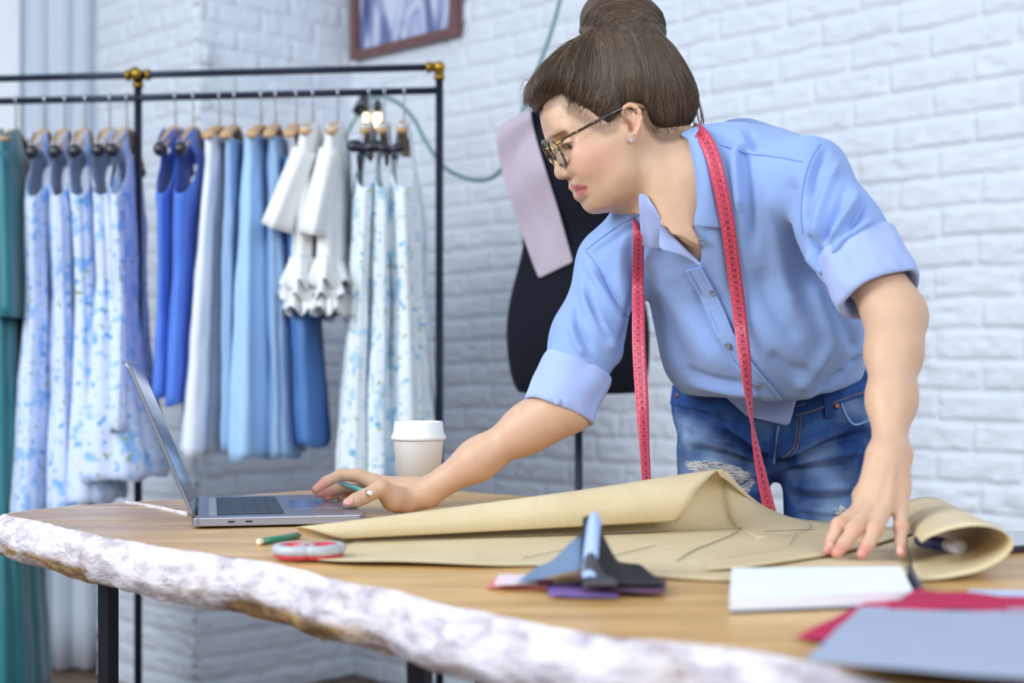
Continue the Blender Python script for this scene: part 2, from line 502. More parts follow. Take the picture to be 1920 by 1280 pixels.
# framed photograph on the brick wall
def on_wall(s, z, d=0.0): return Vector(tuple(CORNER+WALL_U*s-WALL_N*d))+Vector((0, 0, z))
FRAME = mat('brown_wood_frame', (112, 76, 74), 0.45, var=0.2, vscale=30)
def print_mat():
    m = bpy.data.materials.new('photo_print'); t = NT(m); v = t.coord((3.4, 3.4, 0.7)); n = t.noise(2.2, 4, 0.5, v, 0.8)
    t.l(t.ramp(n, [(0.30, lin(64, 70, 118)), (0.42, lin(120, 130, 176)), (0.5, lin(206, 214, 232)), (0.58, lin(150, 158, 200)), (0.7, lin(186, 190, 220))]), t.b.inputs['Base Color']); t.b.inputs['Roughness'].default_value = 0.25
    return m
s0, s1, zb, zt = 0.045, 0.60, 2.222, 2.70
pic = thing('framed_picture', on_wall((s0+s1)/2, zb, 0.02), 'brown framed photograph of draped pale cloth high on the brick wall', 'picture')
rotw = Matrix((WALL_U, -WALL_N, (0, 0, 1))).transposed()
bm = bmesh.new()
for (a, b, c, d) in ((s0, s1, zb, zb+0.032), (s0, s1, zt-0.032, zt), (s0, s0+0.032, zb+0.03, zt-0.03), (s1-0.032, s1, zb+0.03, zt-0.03)):
    box_bm(bm, on_wall((a+b)/2, (c+d)/2, 0.032), (b-a, 0.035, d-c), rotw)
o = bm_obj('frame', bm, FRAME, pic, False); mod_bevel(o, 0.004)
bm = bmesh.new(); box_bm(bm, on_wall((s0+s1)/2, (zb+zt)/2, 0.022), (s1-s0-0.05, 0.008, zt-zb-0.05), rotw); bm_obj('print', bm, print_mat(), pic, False)
# ------------------------------------------------------------------ the slab table
TZ = HC-0.214
def tp(x, y, z=0.0): return PZ(x, y, TZ+z)
def oak_top():
    m = bpy.data.materials.new('oak_slab'); t = NT(m)
    tc = t.n('ShaderNodeTexCoord'); mp = t.n('ShaderNodeMapping'); mp.inputs['Rotation'].default_value = (0, 0, math.radians(46)); mp.inputs['Scale'].default_value = (1.6, 16, 16)
    t.l(tc.outputs['Object'], mp.inputs[0]); v = mp.outputs[0]
    g = t.noise(2.4, 8, 0.62, v, 0.6); big = t.noise(0.55, 4, 0.55, v)
    c1 = t.ramp(g, [(0.28, lin(164, 122, 66)), (0.5, lin(204, 162, 98)), (0.72, lin(222, 186, 128))])
    c2 = t.ramp(g, [(0.28, lin(128, 104, 86)), (0.5, lin(168, 142, 118)), (0.72, lin(196, 176, 156))])
    sp = t.n('ShaderNodeSeparateXYZ'); t.l(tc.outputs['Object'], sp.inputs[0])
    mr = t.n('ShaderNodeMapRange'); mr.inputs['From Min'].default_value = -0.62; mr.inputs['From Max'].default_value = -0.25; mr.inputs['To Min'].default_value = 1.0; mr.inputs['To Max'].default_value = 0.0
    t.l(sp.outputs['X'], mr.inputs['Value'])
    ml = t.n('ShaderNodeMath', operation='MULTIPLY'); t.l(mr.outputs[0], ml.inputs[0]); t.l(t.ramp(big, [(0.3, (0.3, 0.3, 0.3, 1)), (0.6, (1, 1, 1, 1))]), ml.inputs[1])
    t.l(t.mix(ml.outputs[0], c1, c2), t.b.inputs['Base Color'])
    t.b.inputs['Roughness'].default_value = 0.36; t.b.inputs['Specular IOR Level'].default_value = 0.5
    t.bump(g, 0.10, 0.002); return m
def bark_edge():
    m = bpy.data.materials.new('whitewashed_edge'); t = NT(m)
    v = t.coord((10, 10, 16)); n1 = t.noise(1.0, 6, 0.66, v, 0.2); v2 = t.coord((22, 22, 60)); n2 = t.noise(1.0, 5, 0.65, v2, 0.2)
    c = t.ramp(n1, [(0.27, lin(160, 130, 104)), (0.37, lin(206, 196, 196)), (0.55, lin(222, 218, 227)), (0.8, lin(234, 231, 239))])
    c2 = t.ramp(n2, [(0.32, lin(176, 164, 172)), (0.55, (1, 1, 1, 1))])
    v3 = t.coord((3.2, 3.2, 14)); n3 = t.noise(1.0, 4, 0.6, v3); g = t.n('ShaderNodeNewGeometry'); sp = t.n('ShaderNodeSeparateXYZ'); t.l(g.outputs['Position'], sp.inputs[0])
    mr = t.n('ShaderNodeMapRange'); mr.inputs['From Min'].default_value = TZ-0.036; mr.inputs['From Max'].default_value = TZ-0.046; t.l(sp.outputs['Z'], mr.inputs['Value'])
    ml = t.n('ShaderNodeMath', operation='MULTIPLY'); t.l(mr.outputs[0], ml.inputs[0]); t.l(t.ramp(n3, [(0.50, (0, 0, 0, 1)), (0.56, (1, 1, 1, 1))]), ml.inputs[1])
    brown = t.ramp(n2, [(0.35, lin(104, 78, 50)), (0.6, lin(172, 138, 92))])
    t.l(t.mix(ml.outputs[0], t.mix(0.8, c, c2, 'MULTIPLY'), brown), t.b.inputs['Base Color']); t.b.inputs['Roughness'].default_value = 0.6
    a = t.n('ShaderNodeMath', operation='ADD'); t.l(n1, a.inputs[0]); t.l(n2, a.inputs[1]); t.bump(a.outputs[0], 0.6, 0.012); return m
OAK = oak_top(); BARK = bark_edge()
STEEL = mat('black_steel', (34, 36, 46), 0.38, 0.55, var=0.12, vscale=8)
table = thing('slab_table', tp(900, 1050), 'long live-edge wooden slab table with whitewashed edge on black legs', 'table')
nearp = [(-60, 972), (0, 968), (14, 964), (52, 972), (100, 983), (200, 1006), (300, 1024), (400, 1039), (500, 1054), (600, 1076), (700, 1099), (800, 1124), (950, 1156), (1120, 1190), (1302, 1207), (1483, 1234), (1620, 1272), (1800, 1330), (2050, 1440)]
farp = [(2150, 1085), (1920, 1008), (1700, 990), (1480, 971), (1250, 950), (1010, 932), (840, 920), (720, 915)]
leftp = [(560, 920), (430, 930), (340, 936), (280, 938), (165, 946), (60, 955)]
near = catmull([tuple(tp(*p)) for p in nearp[2:]], 24); far = catmull([tuple(tp(*p)) for p in farp], 8); left = catmull([tuple(tp(*p)) for p in leftp], 8)
def resample(c, step):
    S = np.concatenate([[0], np.cumsum(np.linalg.norm(np.diff(c, axis=0), axis=1))]); n = max(2, int(S[-1]/step)); s = np.linspace(0, S[-1], n)
    return np.stack([np.interp(s, S, c[:, i]) for i in range(3)], -1)
ring = np.concatenate([resample(near, 0.007), resample(far, 0.03), resample(left, 0.02)])
ctr = ring.mean(0); tang = np.roll(ring, -1, 0)-np.roll(ring, 1, 0); out = np.stack([tang[:, 1], -tang[:, 0], 0*tang[:, 0]], -1); out /= np.linalg.norm(out, axis=1)[:, None]+1e-9
if ((ring-ctr)*out).sum() < 0: out = -out
for _ in range(6): out = (np.roll(out, 1, 0)+out*2+np.roll(out, -1, 0))/4
for i in range(len(ring)):
    p = Vector(ring[i]); ring[i] += out[i]*(0.010*noise.fractal(p*9, 0.7, 2.2, 4))
TH_SLAB = 0.068
prof = [(0.0, 0.0), (0.004, -0.0015), (0.010, -0.005), (0.015, -0.011), (0.019, -0.019), (0.022, -0.030), (0.022, -0.041), (0.016, -0.052), (0.006, -0.061), (-0.006, -TH_SLAB)]
n = len(ring); V, Fc = [], []
for k, (o_, z_) in enumerate(prof):
    for i in range(n):
        p = Vector(ring[i]); w = 0.0 if k == 0 else 1.0
        d = w*(0.009*noise.fractal(Vector((p.x*11, p.y*11, z_*26)), 0.75, 2.1, 5)+0.005*noise.turbulence(Vector((p.x*34, p.y*34, z_*90)), 3, False))
        V.append(p+Vector(out[i])*(o_+d)+Vector((0, 0, z_+w*0.004*noise.noise(p*14+Vector((0, 0, k*0.4))))))
for k in range(len(prof)-1):
    for i in range(n): Fc.append((k*n+i, k*n+(i+1) % n, (k+1)*n+(i+1) % n, (k+1)*n+i))
mesh_obj('live_edge', V, Fc, BARK, table)
top = [Vector(r) for r in ring]; bot = V[(len(prof)-1)*n:]
o = mesh_obj('tabletop', top+bot, [tuple(range(n)), tuple(range(2*n-1, n-1, -1))], OAK, table, smooth=False)
# a pale ridge of bark left across the end of the slab
ln = catmull([tuple(tp(*p)) for p in ((236, 943), (270, 948), (310, 956), (352, 966))], 8)
V, Fc = tube_data([Vector(p)+Vector((0, 0, 0.001)) for p in ln], [0.003+0.003*abs(noise.noise(Vector(p)*40)) for p in ln], 8, 0.5); mesh_obj('bark_ridge', V, Fc, BARK, table)
def leg(px, Y, w=0.021):
    p = P(px, 900, Y); bm = bmesh.new(); h = TZ-TH_SLAB+0.012
    box_bm(bm, (p.x, p.y, h/2), (w, w, h), Matrix.Rotation(math.radians(-28), 3, 'Z')); o = bm_obj('leg', bm, STEEL, table, False); mod_bevel(o, 0.0015); return p
l1 = leg(203, 2.02); l2 = leg(787, 1.50); l3 = leg(905, 2.42); l4 = leg(1540, 1.98)
for a, b in ((l1, l2), (l3, l4), (l1, l3), (l2, l4)):
    c = (Vector((a.x, a.y, 0))+Vector((b.x, b.y, 0)))/2; d = Vector((b.x-a.x, b.y-a.y, 0)); bm = bmesh.new()
    box_bm(bm, (c.x, c.y, TZ-TH_SLAB+0.005), (d.length, 0.02, 0.014), Matrix.Rotation(math.atan2(d.y, d.x), 3, 'Z')); bm_obj('frame_rail', bm, STEEL, table, False)

# ------------------------------------------------------------------ laptop
ALU = mat('grey_aluminium', (150, 152, 164), 0.34, 0.85, bump=0.05, bscale=900)
KEY = mat('black_key', (44, 52, 66), 0.45); BLACK = mat('black_plastic', (22, 22, 26), 0.4)
SCREEN = mat('dark_screen_glass', (22, 32, 52), 0.08, spec=0.5, coat=0.25)
lap = thing('laptop', tp(360, 992), 'open grey laptop standing on the left end of the table', 'laptop')
la = tp(360, 992); ld = Vector((0.978, 0.21, 0)); lw = Vector((-0.21, 0.978, 0)); LM = Matrix((ld, lw, (0, 0, 1))).transposed()
DL, WL, HL = 0.238, 0.350, 0.0125
def lp(a, b, c): return la+ld*a+lw*b+Vector((0, 0, c))
def slab(name, x0, x1, y0, y1, z0, z1, m, parent, bev=0.001, seg=2, corner=0.0):
    bm = bmesh.new(); vs = box_bm(bm, lp((x0+x1)/2, (y0+y1)/2, (z0+z1)/2), (x1-x0, y1-y0, z1-z0), LM)
    if corner:
        ed = [e for e in bm.edges if abs((e.verts[0].co-e.verts[1].co).normalized().z) > 0.9]
        bmesh.ops.bevel(bm, geom=ed, offset=corner, segments=6, affect='EDGES', profile=0.5)
    o = bm_obj(name, bm, m, parent, False)
    if bev: mod_bevel(o, bev, seg)
    return o
slab('base', 0, DL, 0, WL, 0.003, 0.003+HL, ALU, lap, 0.0015, 3, 0.010)
for x, y in ((0.02, 0.03), (0.02, WL-0.03), (DL-0.02, 0.03), (DL-0.02, WL-0.03)): lathe('foot', [(0.0001, 0), (0.008, 0), (0.007, 0.0034), (0.0001, 0.0034)], BLACK, lap, 16, lp(x, y, 0))
zt_ = 0.003+HL
slab('keyboard_well', 0.034, 0.128, 0.033, WL-0.033, zt_-0.002, zt_+0.0003, BLACK, lap, 0)
slab('touch_bar', 0.023, 0.034, 0.033, WL-0.033, zt_-0.001, zt_+0.0004, mat('grey_bar', (176, 186, 188), 0.3), lap, 0)
rowsk = [13, 13, 12, 11, 8]
for r_, nk in enumerate(rowsk):
    x0 = 0.036+r_*0.0183; W_ = WL-0.070; y = 0.035
    ws = [1.0]*nk if r_ < 4 else [1, 1, 1, 1.2, 4.6, 1.2, 1.5, 1.5]
    if r_ in (1, 2, 3): ws[0] = 1.0+0.35*r_; ws[-1] = 1.0+0.3*r_
    k_ = W_/sum(ws)
    for w_ in ws: slab('key', x0, x0+0.0165, y+0.0008, y+w_*k_-0.0008, zt_, zt_+0.0011, KEY, lap, 0.0004, 1); y += w_*k_
slab('trackpad', 0.140, 0.226, WL/2-0.07, WL/2+0.07, zt_-0.001, zt_+0.0003, mat('pad_glass', (146, 150, 168), 0.18, 0.3), lap, 0)
for x in (0.048, 0.072): slab('port', x, x+0.010, -0.0004, 0.002, 0.0075, 0.0108, BLACK, lap, 0.001)
hx = 0.004; ang = math.atan2(0.0905, 0.218); ldir = (-ld*math.sin(ang)+Vector((0, 0, 1))*math.cos(ang)).normalized(); lnr = ldir.cross(lw).normalized()
if lnr.dot(ld) < 0: lnr = -lnr
def lid_slab(name, a0, a1, b0, b1, t0, t1, m, bev=0.001, corner=0.0):
    RM = Matrix((ldir, lw, lnr)).transposed(); bm = bmesh.new(); c = lp(hx, 0, zt_)+ldir*(a0+a1)/2+lw*(b0+b1)/2+lnr*(t0+t1)/2
    box_bm(bm, c, (a1-a0, b1-b0, t1-t0), RM)
    if corner:
        ed = [e for e in bm.edges if abs((e.verts[0].co-e.verts[1].co).normalized().dot(lnr)) > 0.9]
        bmesh.ops.bevel(bm, geom=ed, offset=corner, segments=6, affect='EDGES', profile=0.5)
    o = bm_obj(name, bm, m, lap, False)
    if bev: mod_bevel(o, bev)
    return o
lid_slab('lid', 0.0, 0.234, 0, WL, -0.0045, 0.0005, ALU, 0.001, 0.010)
lid_slab('screen', 0.004, 0.231, 0.003, WL-0.003, 0.0003, 0.0010, SCREEN, 0, 0.008)
tube('hinge', [lp(hx, 0.04, zt_-0.001), lp(hx, WL-0.04, zt_-0.001)], 0.004, BLACK, lap, 12)

# ------------------------------------------------------------------ paper cup
CUP = mat('white_paper_cup', (247, 245, 241), 0.55, bump=0.05, bscale=200); LID = mat('white_plastic_lid', (240, 241, 242), 0.35)
cy_ = 2.30; cb = P(785, 900, cy_); cupz = TZ
cup = thing('paper_cup', (cb.x, cb.y, cupz), 'white takeaway paper cup with lid standing behind the laptop hand', 'cup')
zt = P(785, 820, cy_).z-cupz
lathe('cup_body', [(0.0001, 0.003), (0.029, 0.003), (0.029, 0), (0.0305, 0), (0.0405, zt-0.003), (0.042, zt-0.001), (0.042, zt+0.001), (0.040, zt)], CUP, cup, 48, (cb.x, cb.y, cupz))
lathe('lid', [(0.0425, zt-0.004), (0.0445, zt-0.002), (0.0445, zt+0.003), (0.0425, zt+0.0045), (0.0425, zt+0.007), (0.0408, zt+0.009), (0.0395, zt+0.024), (0.038, zt+0.0265), (0.034, zt+0.026), (0.033, zt+0.022), (0.0001, zt+0.022)], LID, cup, 48, (cb.x, cb.y, cupz))

# ------------------------------------------------------------------ pencils
def pencil(name, a, b, r, col, label, eraser=True, er_col=(236, 232, 222), point=True):
    a, b = Vector(a), Vector(b); t = thing(name, a, label, 'pencil', None); L = (b-a).length; d = (b-a)/L
    m1 = mat('pencil_paint', col, 0.3, coat=0.4)
    tube('barrel', [a+d*L*0.10, b-d*L*(0.10 if point else 0)], r, m1, t, 6)
    tube('ferrule', [a+d*L*0.055, a+d*L*0.075, a+d*L*0.10], [r*1.05, r*0.98, r*1.05], mat('ferrule', (206, 204, 196), 0.25, 0.8), t, 12)
    tube('eraser', [a, a+d*0.001, a+d*L*0.055], [r*0.75, r, r], mat('eraser', er_col, 0.8), t, 12)
    if point:
        tube('wood_tip', [b-d*L*0.10, b-d*L*0.02], [r*0.98, r*0.3], mat('pencil_wood', (214, 178, 130), 0.6), t, 6); tube('lead', [b-d*L*0.025, b], [r*0.32, r*0.05], BLACK, t, 6)
    return t
pencil('pencil', P(696, 925, 2.085), P(630, 902, 2.20), 0.0036, (72, 158, 152), 'teal pencil with a white eraser held in the hand over the laptop')
pencil('pencil', tp(484, 1016, 0.0045), tp(568, 1002, 0.0045), 0.0042, (30, 128, 98), 'green pencil with pale end lying beside the rolled paper and scissors', er_col=(226, 214, 182))

# ------------------------------------------------------------------ kraft paper with the drawn pattern
def kraft():
    m = bpy.data.materials.new('kraft_paper'); t = NT(m); v = t.coord(); n1 = t.noise(9, 5, 0.6, v); v2 = t.coord((400, 60, 400)); n2 = t.noise(1.0, 3, 0.6, v2)
    c = t.ramp(n1, [(0.3, lin(204, 184, 144)), (0.7, lin(217, 200, 163))]); c2 = t.ramp(n2, [(0.3, (0.94, 0.93, 0.92, 1)), (0.7, (1.02, 1.02, 1.02, 1))])
    t.l(t.mix(1.0, c, c2, 'MULTIPLY'), t.b.inputs['Base Color']); t.b.inputs['Roughness'].default_value = 0.5; t.b.inputs['Specular IOR Level'].default_value = 0.35
    t.bump(n1, 0.12, 0.003); return m
KRAFT = kraft(); LEAD = mat('pencil_line', (84, 76, 70), 0.8)
paper = thing('kraft_paper', tp(1000, 1040), 'large sheet of brown kraft paper with curled ends under the resting hand', 'paper')
PZ0 = 0.0018
def grid_mesh(name, rows, m, parent, th=0.0006, sub=0):
    nn = len(rows[0]); V = [Vector(p) for r in rows for p in r]; Fc = []
    for i in range(len(rows)-1):
        for k in range(nn-1): Fc.append((i*nn+k, i*nn+k+1, (i+1)*nn+k+1, (i+1)*nn+k))
    o = mesh_obj(name, V, Fc, m, parent); mod_solid(o, th, 0)
    if sub: mod_sub(o, sub)
    return o
# flat part: front edge to the fold under the curl; the right end swings up into the second curl
front = catmull([(560, 1050), (640, 1061), (760, 1063), (900, 1066), (1020, 1063), (1130, 1072), (1240, 1086), (1360, 1092), (1480, 1094), (1600, 1094), (1712, 1093)], 5)
back = catmull([(600, 1020), (700, 1016), (800, 1013), (920, 1010), (1040, 1006), (1160, 1003), (1290, 992), (1400, 962), (1500, 975), (1580, 986), (1690, 996)], 5)
rows = []
for j in range(17):
    v = j/16; r = []
    for i in range(len(front)):
        f, b = front[i], back[i]; p = Vector(tp(*f)).lerp(Vector(tp(*b)), v); u = i/(len(front)-1)
        z = PZ0+0.0012*(noise.noise(Vector((p.x*7, p.y*7, 1)))+0.5)+(0.004*max(0, math.sin(u*9.0))*(1-v)**4)
        p.z = TZ+max(0.0012, z); r.append(p)
    rows.append(r)
grid_mesh('sheet', rows, KRAFT, paper)
# long curl: a cone rolled from the back edge towards the camera, opening to the right
A0 = tp(640, 1022); A1 = tp(1300, 1002)
ax = (A1-A0); ax.z = 0; LA = ax.length; ax.normalize(); cr = Vector((-ax.y, ax.x, 0))
if cr.y < 0: cr = -cr
rows = []
for j in range(61):
    t_ = j/60; a = -0.62+ (2*math.pi-0.75)*t_       # angle from the contact line at the front, over the top, to the back
    r = []
    for i in range(41):
        u = -0.20+1.30*i/40
        rad = np.interp(u, [-0.2, 0, 0.35, 0.7, 1.0, 1.1], [0.0085, 0.0125, 0.0205, 0.0300, 0.0405, 0.0435])
        # slanted ends of the sheet
        cut0 = 0.0+0.115*math.sin(min(1, t_*1.02)*math.pi)*-1.0; cut1 = np.interp(t_, [0, .2, .42, .6, .8, 1], [0.955, 1.01, 1.13, 1.17, 1.17, 1.17])
        uu = cut0+(cut1-cut0)*(i/40)
        rad = np.interp(uu, [-0.25, 0, 0.35, 0.7, 1.0, 1.2], [0.0075, 0.0125, 0.0205, 0.0290, 0.0375, 0.0425])
        c = A0+ax*(LA*uu)+cr*(rad*0.95)+Vector((0, 0, rad+PZ0+0.0008))
        r.append(c-cr*(rad*math.cos(a))+Vector((0, 0, 1))*(rad*math.sin(a)))
    rows.append(r)
grid_mesh('curl', rows, KRAFT, paper)
# web of paper rising from the sheet into the open end of the curl
pk = rows[24][-1]; peak = Vector(rows[26][-1])+Vector((0.006, 0.01, -0.002))
e1 = [rows[j][-1] for j in range(22, 61, 2)]
e2 = catmull([tuple(peak), tuple(P(1396, 920, 2.0)), tuple(P(1430, 947, 2.03)), tuple(P(1478, 968, 2.06)), tuple(tp(1520, 982, 0.004)), tuple(tp(1500, 1000, 0.003)), tuple(tp(1420, 1010, 0.003))], 4)
e2 = resample(np.array(e2), np.linalg.norm(np.diff(e2, axis=0), axis=1).sum()/(len(e1)+0.5))[:len(e1)]
while len(e2) < len(e1): e2 = np.concatenate([e2, e2[-1:]])
rws = []
for k in range(len(e1)):
    a, b = Vector(e1[k]), Vector(e2[k]); r = []
    for q in range(9):
        v = q/8; p = a.lerp(b, v); p.z = max(p.z-0.010*math.sin(v*math.pi)*(1-k/len(e1)), TZ+0.003); r.append(p)
    rws.append(r)
grid_mesh('curl_end', rws, KRAFT, paper)
# right end: curl seen from its open side
ca = tp(1716, 1092); cb2 = tp(1700, 1000)
rows = []; NJ = 56
prof_r = catmull([(0, 0.0), (0.030, 0.004), (0.065, 0.016), (0.088, 0.038), (0.090, 0.060), (0.068, 0.078), (0.036, 0.083), (0.004, 0.075), (-0.018, 0.060), (-0.024, 0.046)], 6)
for j, (a, z) in enumerate(prof_r):
    r = []
    for i in range(13):
        v = i/12; base = ca.lerp(cb2, v); k = 0.78-0.10*v; tt = j/len(prof_r)
        skew = Vector((0.055*math.sin(min(1, tt*1.3)*math.pi*0.5), 0.10*tt*tt, 0))*(1-v)
        r.append(base+Vector((a*k, a*k*0.10, z*k*(0.80 if v < 0.01 else 0.82)+0.002))+skew*0.9)
    rows.append(r)
grid_mesh('right_curl', rows, KRAFT, paper)
# second layer: a cut piece lying on top, its raised edge throws a thin shadow
pe = catmull([(1320, 1068), (1400, 1062), (1480, 1051), (1560, 1038), (1640, 1020), (1712, 1000)], 6); pb = catmull([(1330, 1050), (1400, 1040), (1480, 1024), (1560, 1010), (1640, 1000), (1706, 990)], 6)
rows = []
for v in np.linspace(0, 1, 5): rows.append([tp(*(pe[i]*(1-v)+pb[i]*v), 0.0045+0.0035*(1-v)*math.sin(math.pi*min(1, i/len(pe)*1.1))) for i in range(len(pe))])
grid_mesh('pattern_piece', rows, KRAFT, paper, 0.0012)
def drawn(pts, w=0.0012):
    ln = catmull([tuple(tp(x, y, 0.0042)) for x, y in pts], 6) if len(pts) > 2 else [tuple(tp(x, y, 0.0042)) for x, y in pts]
    V, Fc = tube_data(ln, w/2, 6, 0.35); mesh_obj('drawn_line', V, Fc, LEAD, paper)
drawn([(1268, 1052), (1300, 1032), (1350, 1012), (1380, 998), (1394, 982)]); drawn([(1392, 980), (1362, 958), (1338, 942)], 0.001) if False else None
drawn([(1505, 1036), (1535, 1022), (1552, 1006), (1560, 998)]); drawn([(1466, 1040), (1480, 1022), (1492, 1002)], 0.0008); drawn([(1432, 996), (1480, 994), (1528, 992)], 0.0007); drawn([(1120, 1050), (1180, 1034), (1230, 1022)], 0.0007); drawn([(980, 1046), (1060, 1030), (1110, 1020)], 0.0007)

# ------------------------------------------------------------------ scissors
RED = mat('red_grip', (196, 52, 66), 0.4, coat=0.3); GREY = mat('grey_grip', (178, 182, 190), 0.4, coat=0.2); BLADE = mat('steel_blade', (190, 194, 200), 0.2, 1.0)
sc = thing('scissors', tp(575, 1052), 'scissors with red and grey handles lying by the rolled paper', 'scissors')
for c, rx, ry, rot in ((tp(552, 1050), 0.0185, 0.026, 0.5), (tp(601, 1049), 0.0205, 0.027, -0.35)):
    pts = []
    for a in np.linspace(0, 2*math.pi, 37):
        x, y = rx*math.cos(a), ry*math.sin(a)*(1+0.12*math.cos(a)); pts.append(Vector((c.x+x*math.cos(rot)-y*math.sin(rot), c.y+x*math.sin(rot)+y*math.cos(rot), TZ+0.0125)))
    tube('handle', pts, 0.0062, GREY, sc, 12, 1.15, (0, 0, 1))
    cc = Vector((c.x, c.y, TZ+0.0125)); tube('grip_inside', [cc+(p-cc)*0.76+Vector((0, 0, 0.0015)) for p in pts], 0.0046, RED, sc, 10, 1.2, (0, 0, 1))
    tube('grip_underside', [p+Vector((0, 0, -0.0055)) for p in pts], 0.0048, RED, sc, 10, 1.0, (0, 0, 1))
pv = tp(582, 1030, 0.008)
for sx, q in ((-1, tp(555, 1040, 0.009)), (1, tp(606, 1038, 0.009))): tube('shank', [q, pv, pv+(pv-q).normalized()*0.02], [0.006, 0.005, 0.004], GREY, sc, 8, 0.7, (0, 0, 1))
for k, e in enumerate((tp(640, 1012, 0.006), tp(662, 1014, 0.004))): tube('blade', [pv, pv.lerp(e, .5), e], [0.005, 0.004, 0.0008], BLADE, sc, 8, 0.25, (0, 0, 1))
lathe('pivot_screw', [(0.0001, 0), (0.004, 0), (0.0035, 0.0015), (0.0001, 0.002)], BLADE, sc, 16, pv+Vector((0, 0, 0.004)))

# ------------------------------------------------------------------ heap of swatches
def swatch(label, pts, col, z, amp=0.004, th=0.0016, rough=0.75, n=10, seed=0, peak=None, sheen=0.0):
    """four corners in the picture, resting at height z on the table; peak = (u, v, height, width) lifts the cloth"""
    c = [Vector(tp(x, y, z)) if not isinstance(x, Vector) else x for x, y in pts]
    rows = []
    for j in range(n+1):
        r = []
        for i in range(n+1):
            u, v = i/n, j/n; p = c[0].lerp(c[1], u).lerp(c[3].lerp(c[2], u), v)
            h = amp*(0.5+0.5*noise.noise(Vector((u*3, v*3, seed))))
            if peak: h += peak[2]*math.exp(-(((u-peak[0])/peak[3])**2+((v-peak[1])/(peak[4] if len(peak) > 4 else peak[3]))**2))
            r.append(p+Vector((0, 0, h)))
        rows.append(r)
    V = [p for r in rows for p in r]; Fc = [(j*(n+1)+i, j*(n+1)+i+1, (j+1)*(n+1)+i+1, (j+1)*(n+1)+i) for j in range(n) for i in range(n)]
    m = mat('cloth_'+str(seed), col, rough, sheen=sheen, bump=0.25, bscale=700)
    o = mesh_obj('fabric_swatch', V, Fc, m); mod_solid(o, th, 1); mod_sub(o, 1)
    return tag(o, label, 'fabric swatch', 'fabric swatches heaped on the table')
swatch('coral pink swatch at the left foot of the dark fabric heap', [(908, 1104), (1030, 1106), (1040, 1090), (930, 1086)], (222, 124, 118), 0.001, 0.002, seed=1)
swatch('pale pink swatch lying over the coral one in the heap', [(925, 1100), (1010, 1098), (1000, 1080), (935, 1080)], (226, 206, 214), 0.005, 0.002, seed=2)
swatch('violet swatch at the front foot of the dark fabric heap', [(1028, 1122), (1160, 1124), (1168, 1096), (1024, 1098)], (120, 92, 158), 0.001, 0.003, seed=3)
swatch('dark plum swatch sticking out at the right of the heap', [(1090, 1112), (1246, 1116), (1252, 1092), (1090, 1082)], (92, 56, 88), 0.004, 0.003, seed=4)
swatch('steel blue swatch sloping down the left of the heap', [(968, 1096), (1090, 1092), (1096, 1058), (1010, 1066)], (106, 128, 158), 0.009, 0.002, seed=5, peak=(1.0, 0.6, 0.034, 0.55))
swatch('navy swatch at the back of the dark fabric heap', [(1020, 1072), (1120, 1080), (1110, 1050), (1050, 1046)], (32, 40, 66), 0.012, 0.003, seed=6, peak=(0.75, 0.5, 0.034, 0.4))
swatch('black swatch draping down the right of the heap', [(1090, 1100), (1250, 1102), (1200, 1062), (1095, 1052)], (24, 24, 30), 0.008, 0.003, seed=7, peak=(0.08, 0.55, 0.058, 0.32), n=14)
swatch('charcoal swatch folded in front of the black one', [(1092, 1100), (1160, 1102), (1150, 1084), (1098, 1080)], (70, 68, 70), 0.012, 0.003, seed=8, peak=(0.2, 0.8, 0.026, 0.3))
swatch('bright sky blue swatch standing up at the top of the heap', [(1092, 1090), (1116, 1090), (1128, 1060), (1100, 1056)], (168, 192, 242), 0.014, 0.001, seed=9, peak=(0.6, 0.75, 0.058, 0.8, 0.45))

# ------------------------------------------------------------------ notebook, cloths and tablet at the right
PAGE = mat('white_page', (232, 236, 244), 0.6); COVER = mat('dark_cover', (52, 54, 78), 0.5)
def prism(name, pts, z0, z1, m, parent=None, bev=0.0):
    b = [Vector((p.x, p.y, TZ+z0)) for p in pts]; t = [Vector((p.x, p.y, TZ+z1)) for p in pts]; n = len(pts)
    o = mesh_obj(name, b+t, [tuple(range(n))[::-1], tuple(range(n, 2*n))]+[(i, (i+1) % n, n+(i+1) % n, n+i) for i in range(n)], m, parent, False)
    if bev: mod_bevel(o, bev)
    return o
q = [tp(1368, 1150), tp(1712, 1136), tp(1690, 1087), tp(1372, 1090)]
nb = thing('notebook', (q[0]+q[2])/2, 'thick white pad with a dark cover lying before the resting hand', 'notebook')
cc = (q[0]+q[2])/2; big = [cc+(p-cc)*1.03+Vector((0.004, 0, 0)) for p in q]
prism('cover', big, 0.0, 0.0022, COVER, nb, 0.0005); prism('page_block', q, 0.0022, 0.0135, PAGE, nb, 0.0006)
prism('top_page', [cc+(p-cc)*0.998 for p in q], 0.0137, 0.0141, PAGE, nb)
e0, e1_ = big[1], big[2]; prism('spine', [e0, e0+Vector((0.004, 0, 0)), e1_+Vector((0.004, 0, 0)), e1_], 0.0, 0.0155, COVER, nb, 0.001)
def cloth_on(label, pts, col, z, amp, seed, name='fabric_piece', grp=None, scale=9, n=22, bs=500):
    o = swatch(label, pts, col, z, amp, seed=seed, n=n, rough=0.85); o.name = name; o['category'] = 'fabric'; o['group'] = 'fabric pieces at the front right of the table'; return o
cloth_on('crimson fabric lying under the grey-blue piece', [(1488, 1202), (1960, 1240), (1990, 1150), (1640, 1126)], (186, 14, 78), 0.0012, 0.005, 21)
cloth_on('pale blue fabric folded behind the crimson one at the right', [(1800, 1140), (2010, 1160), (2010, 1112), (1815, 1112)], (178, 194, 224), 0.010, 0.004, 22)
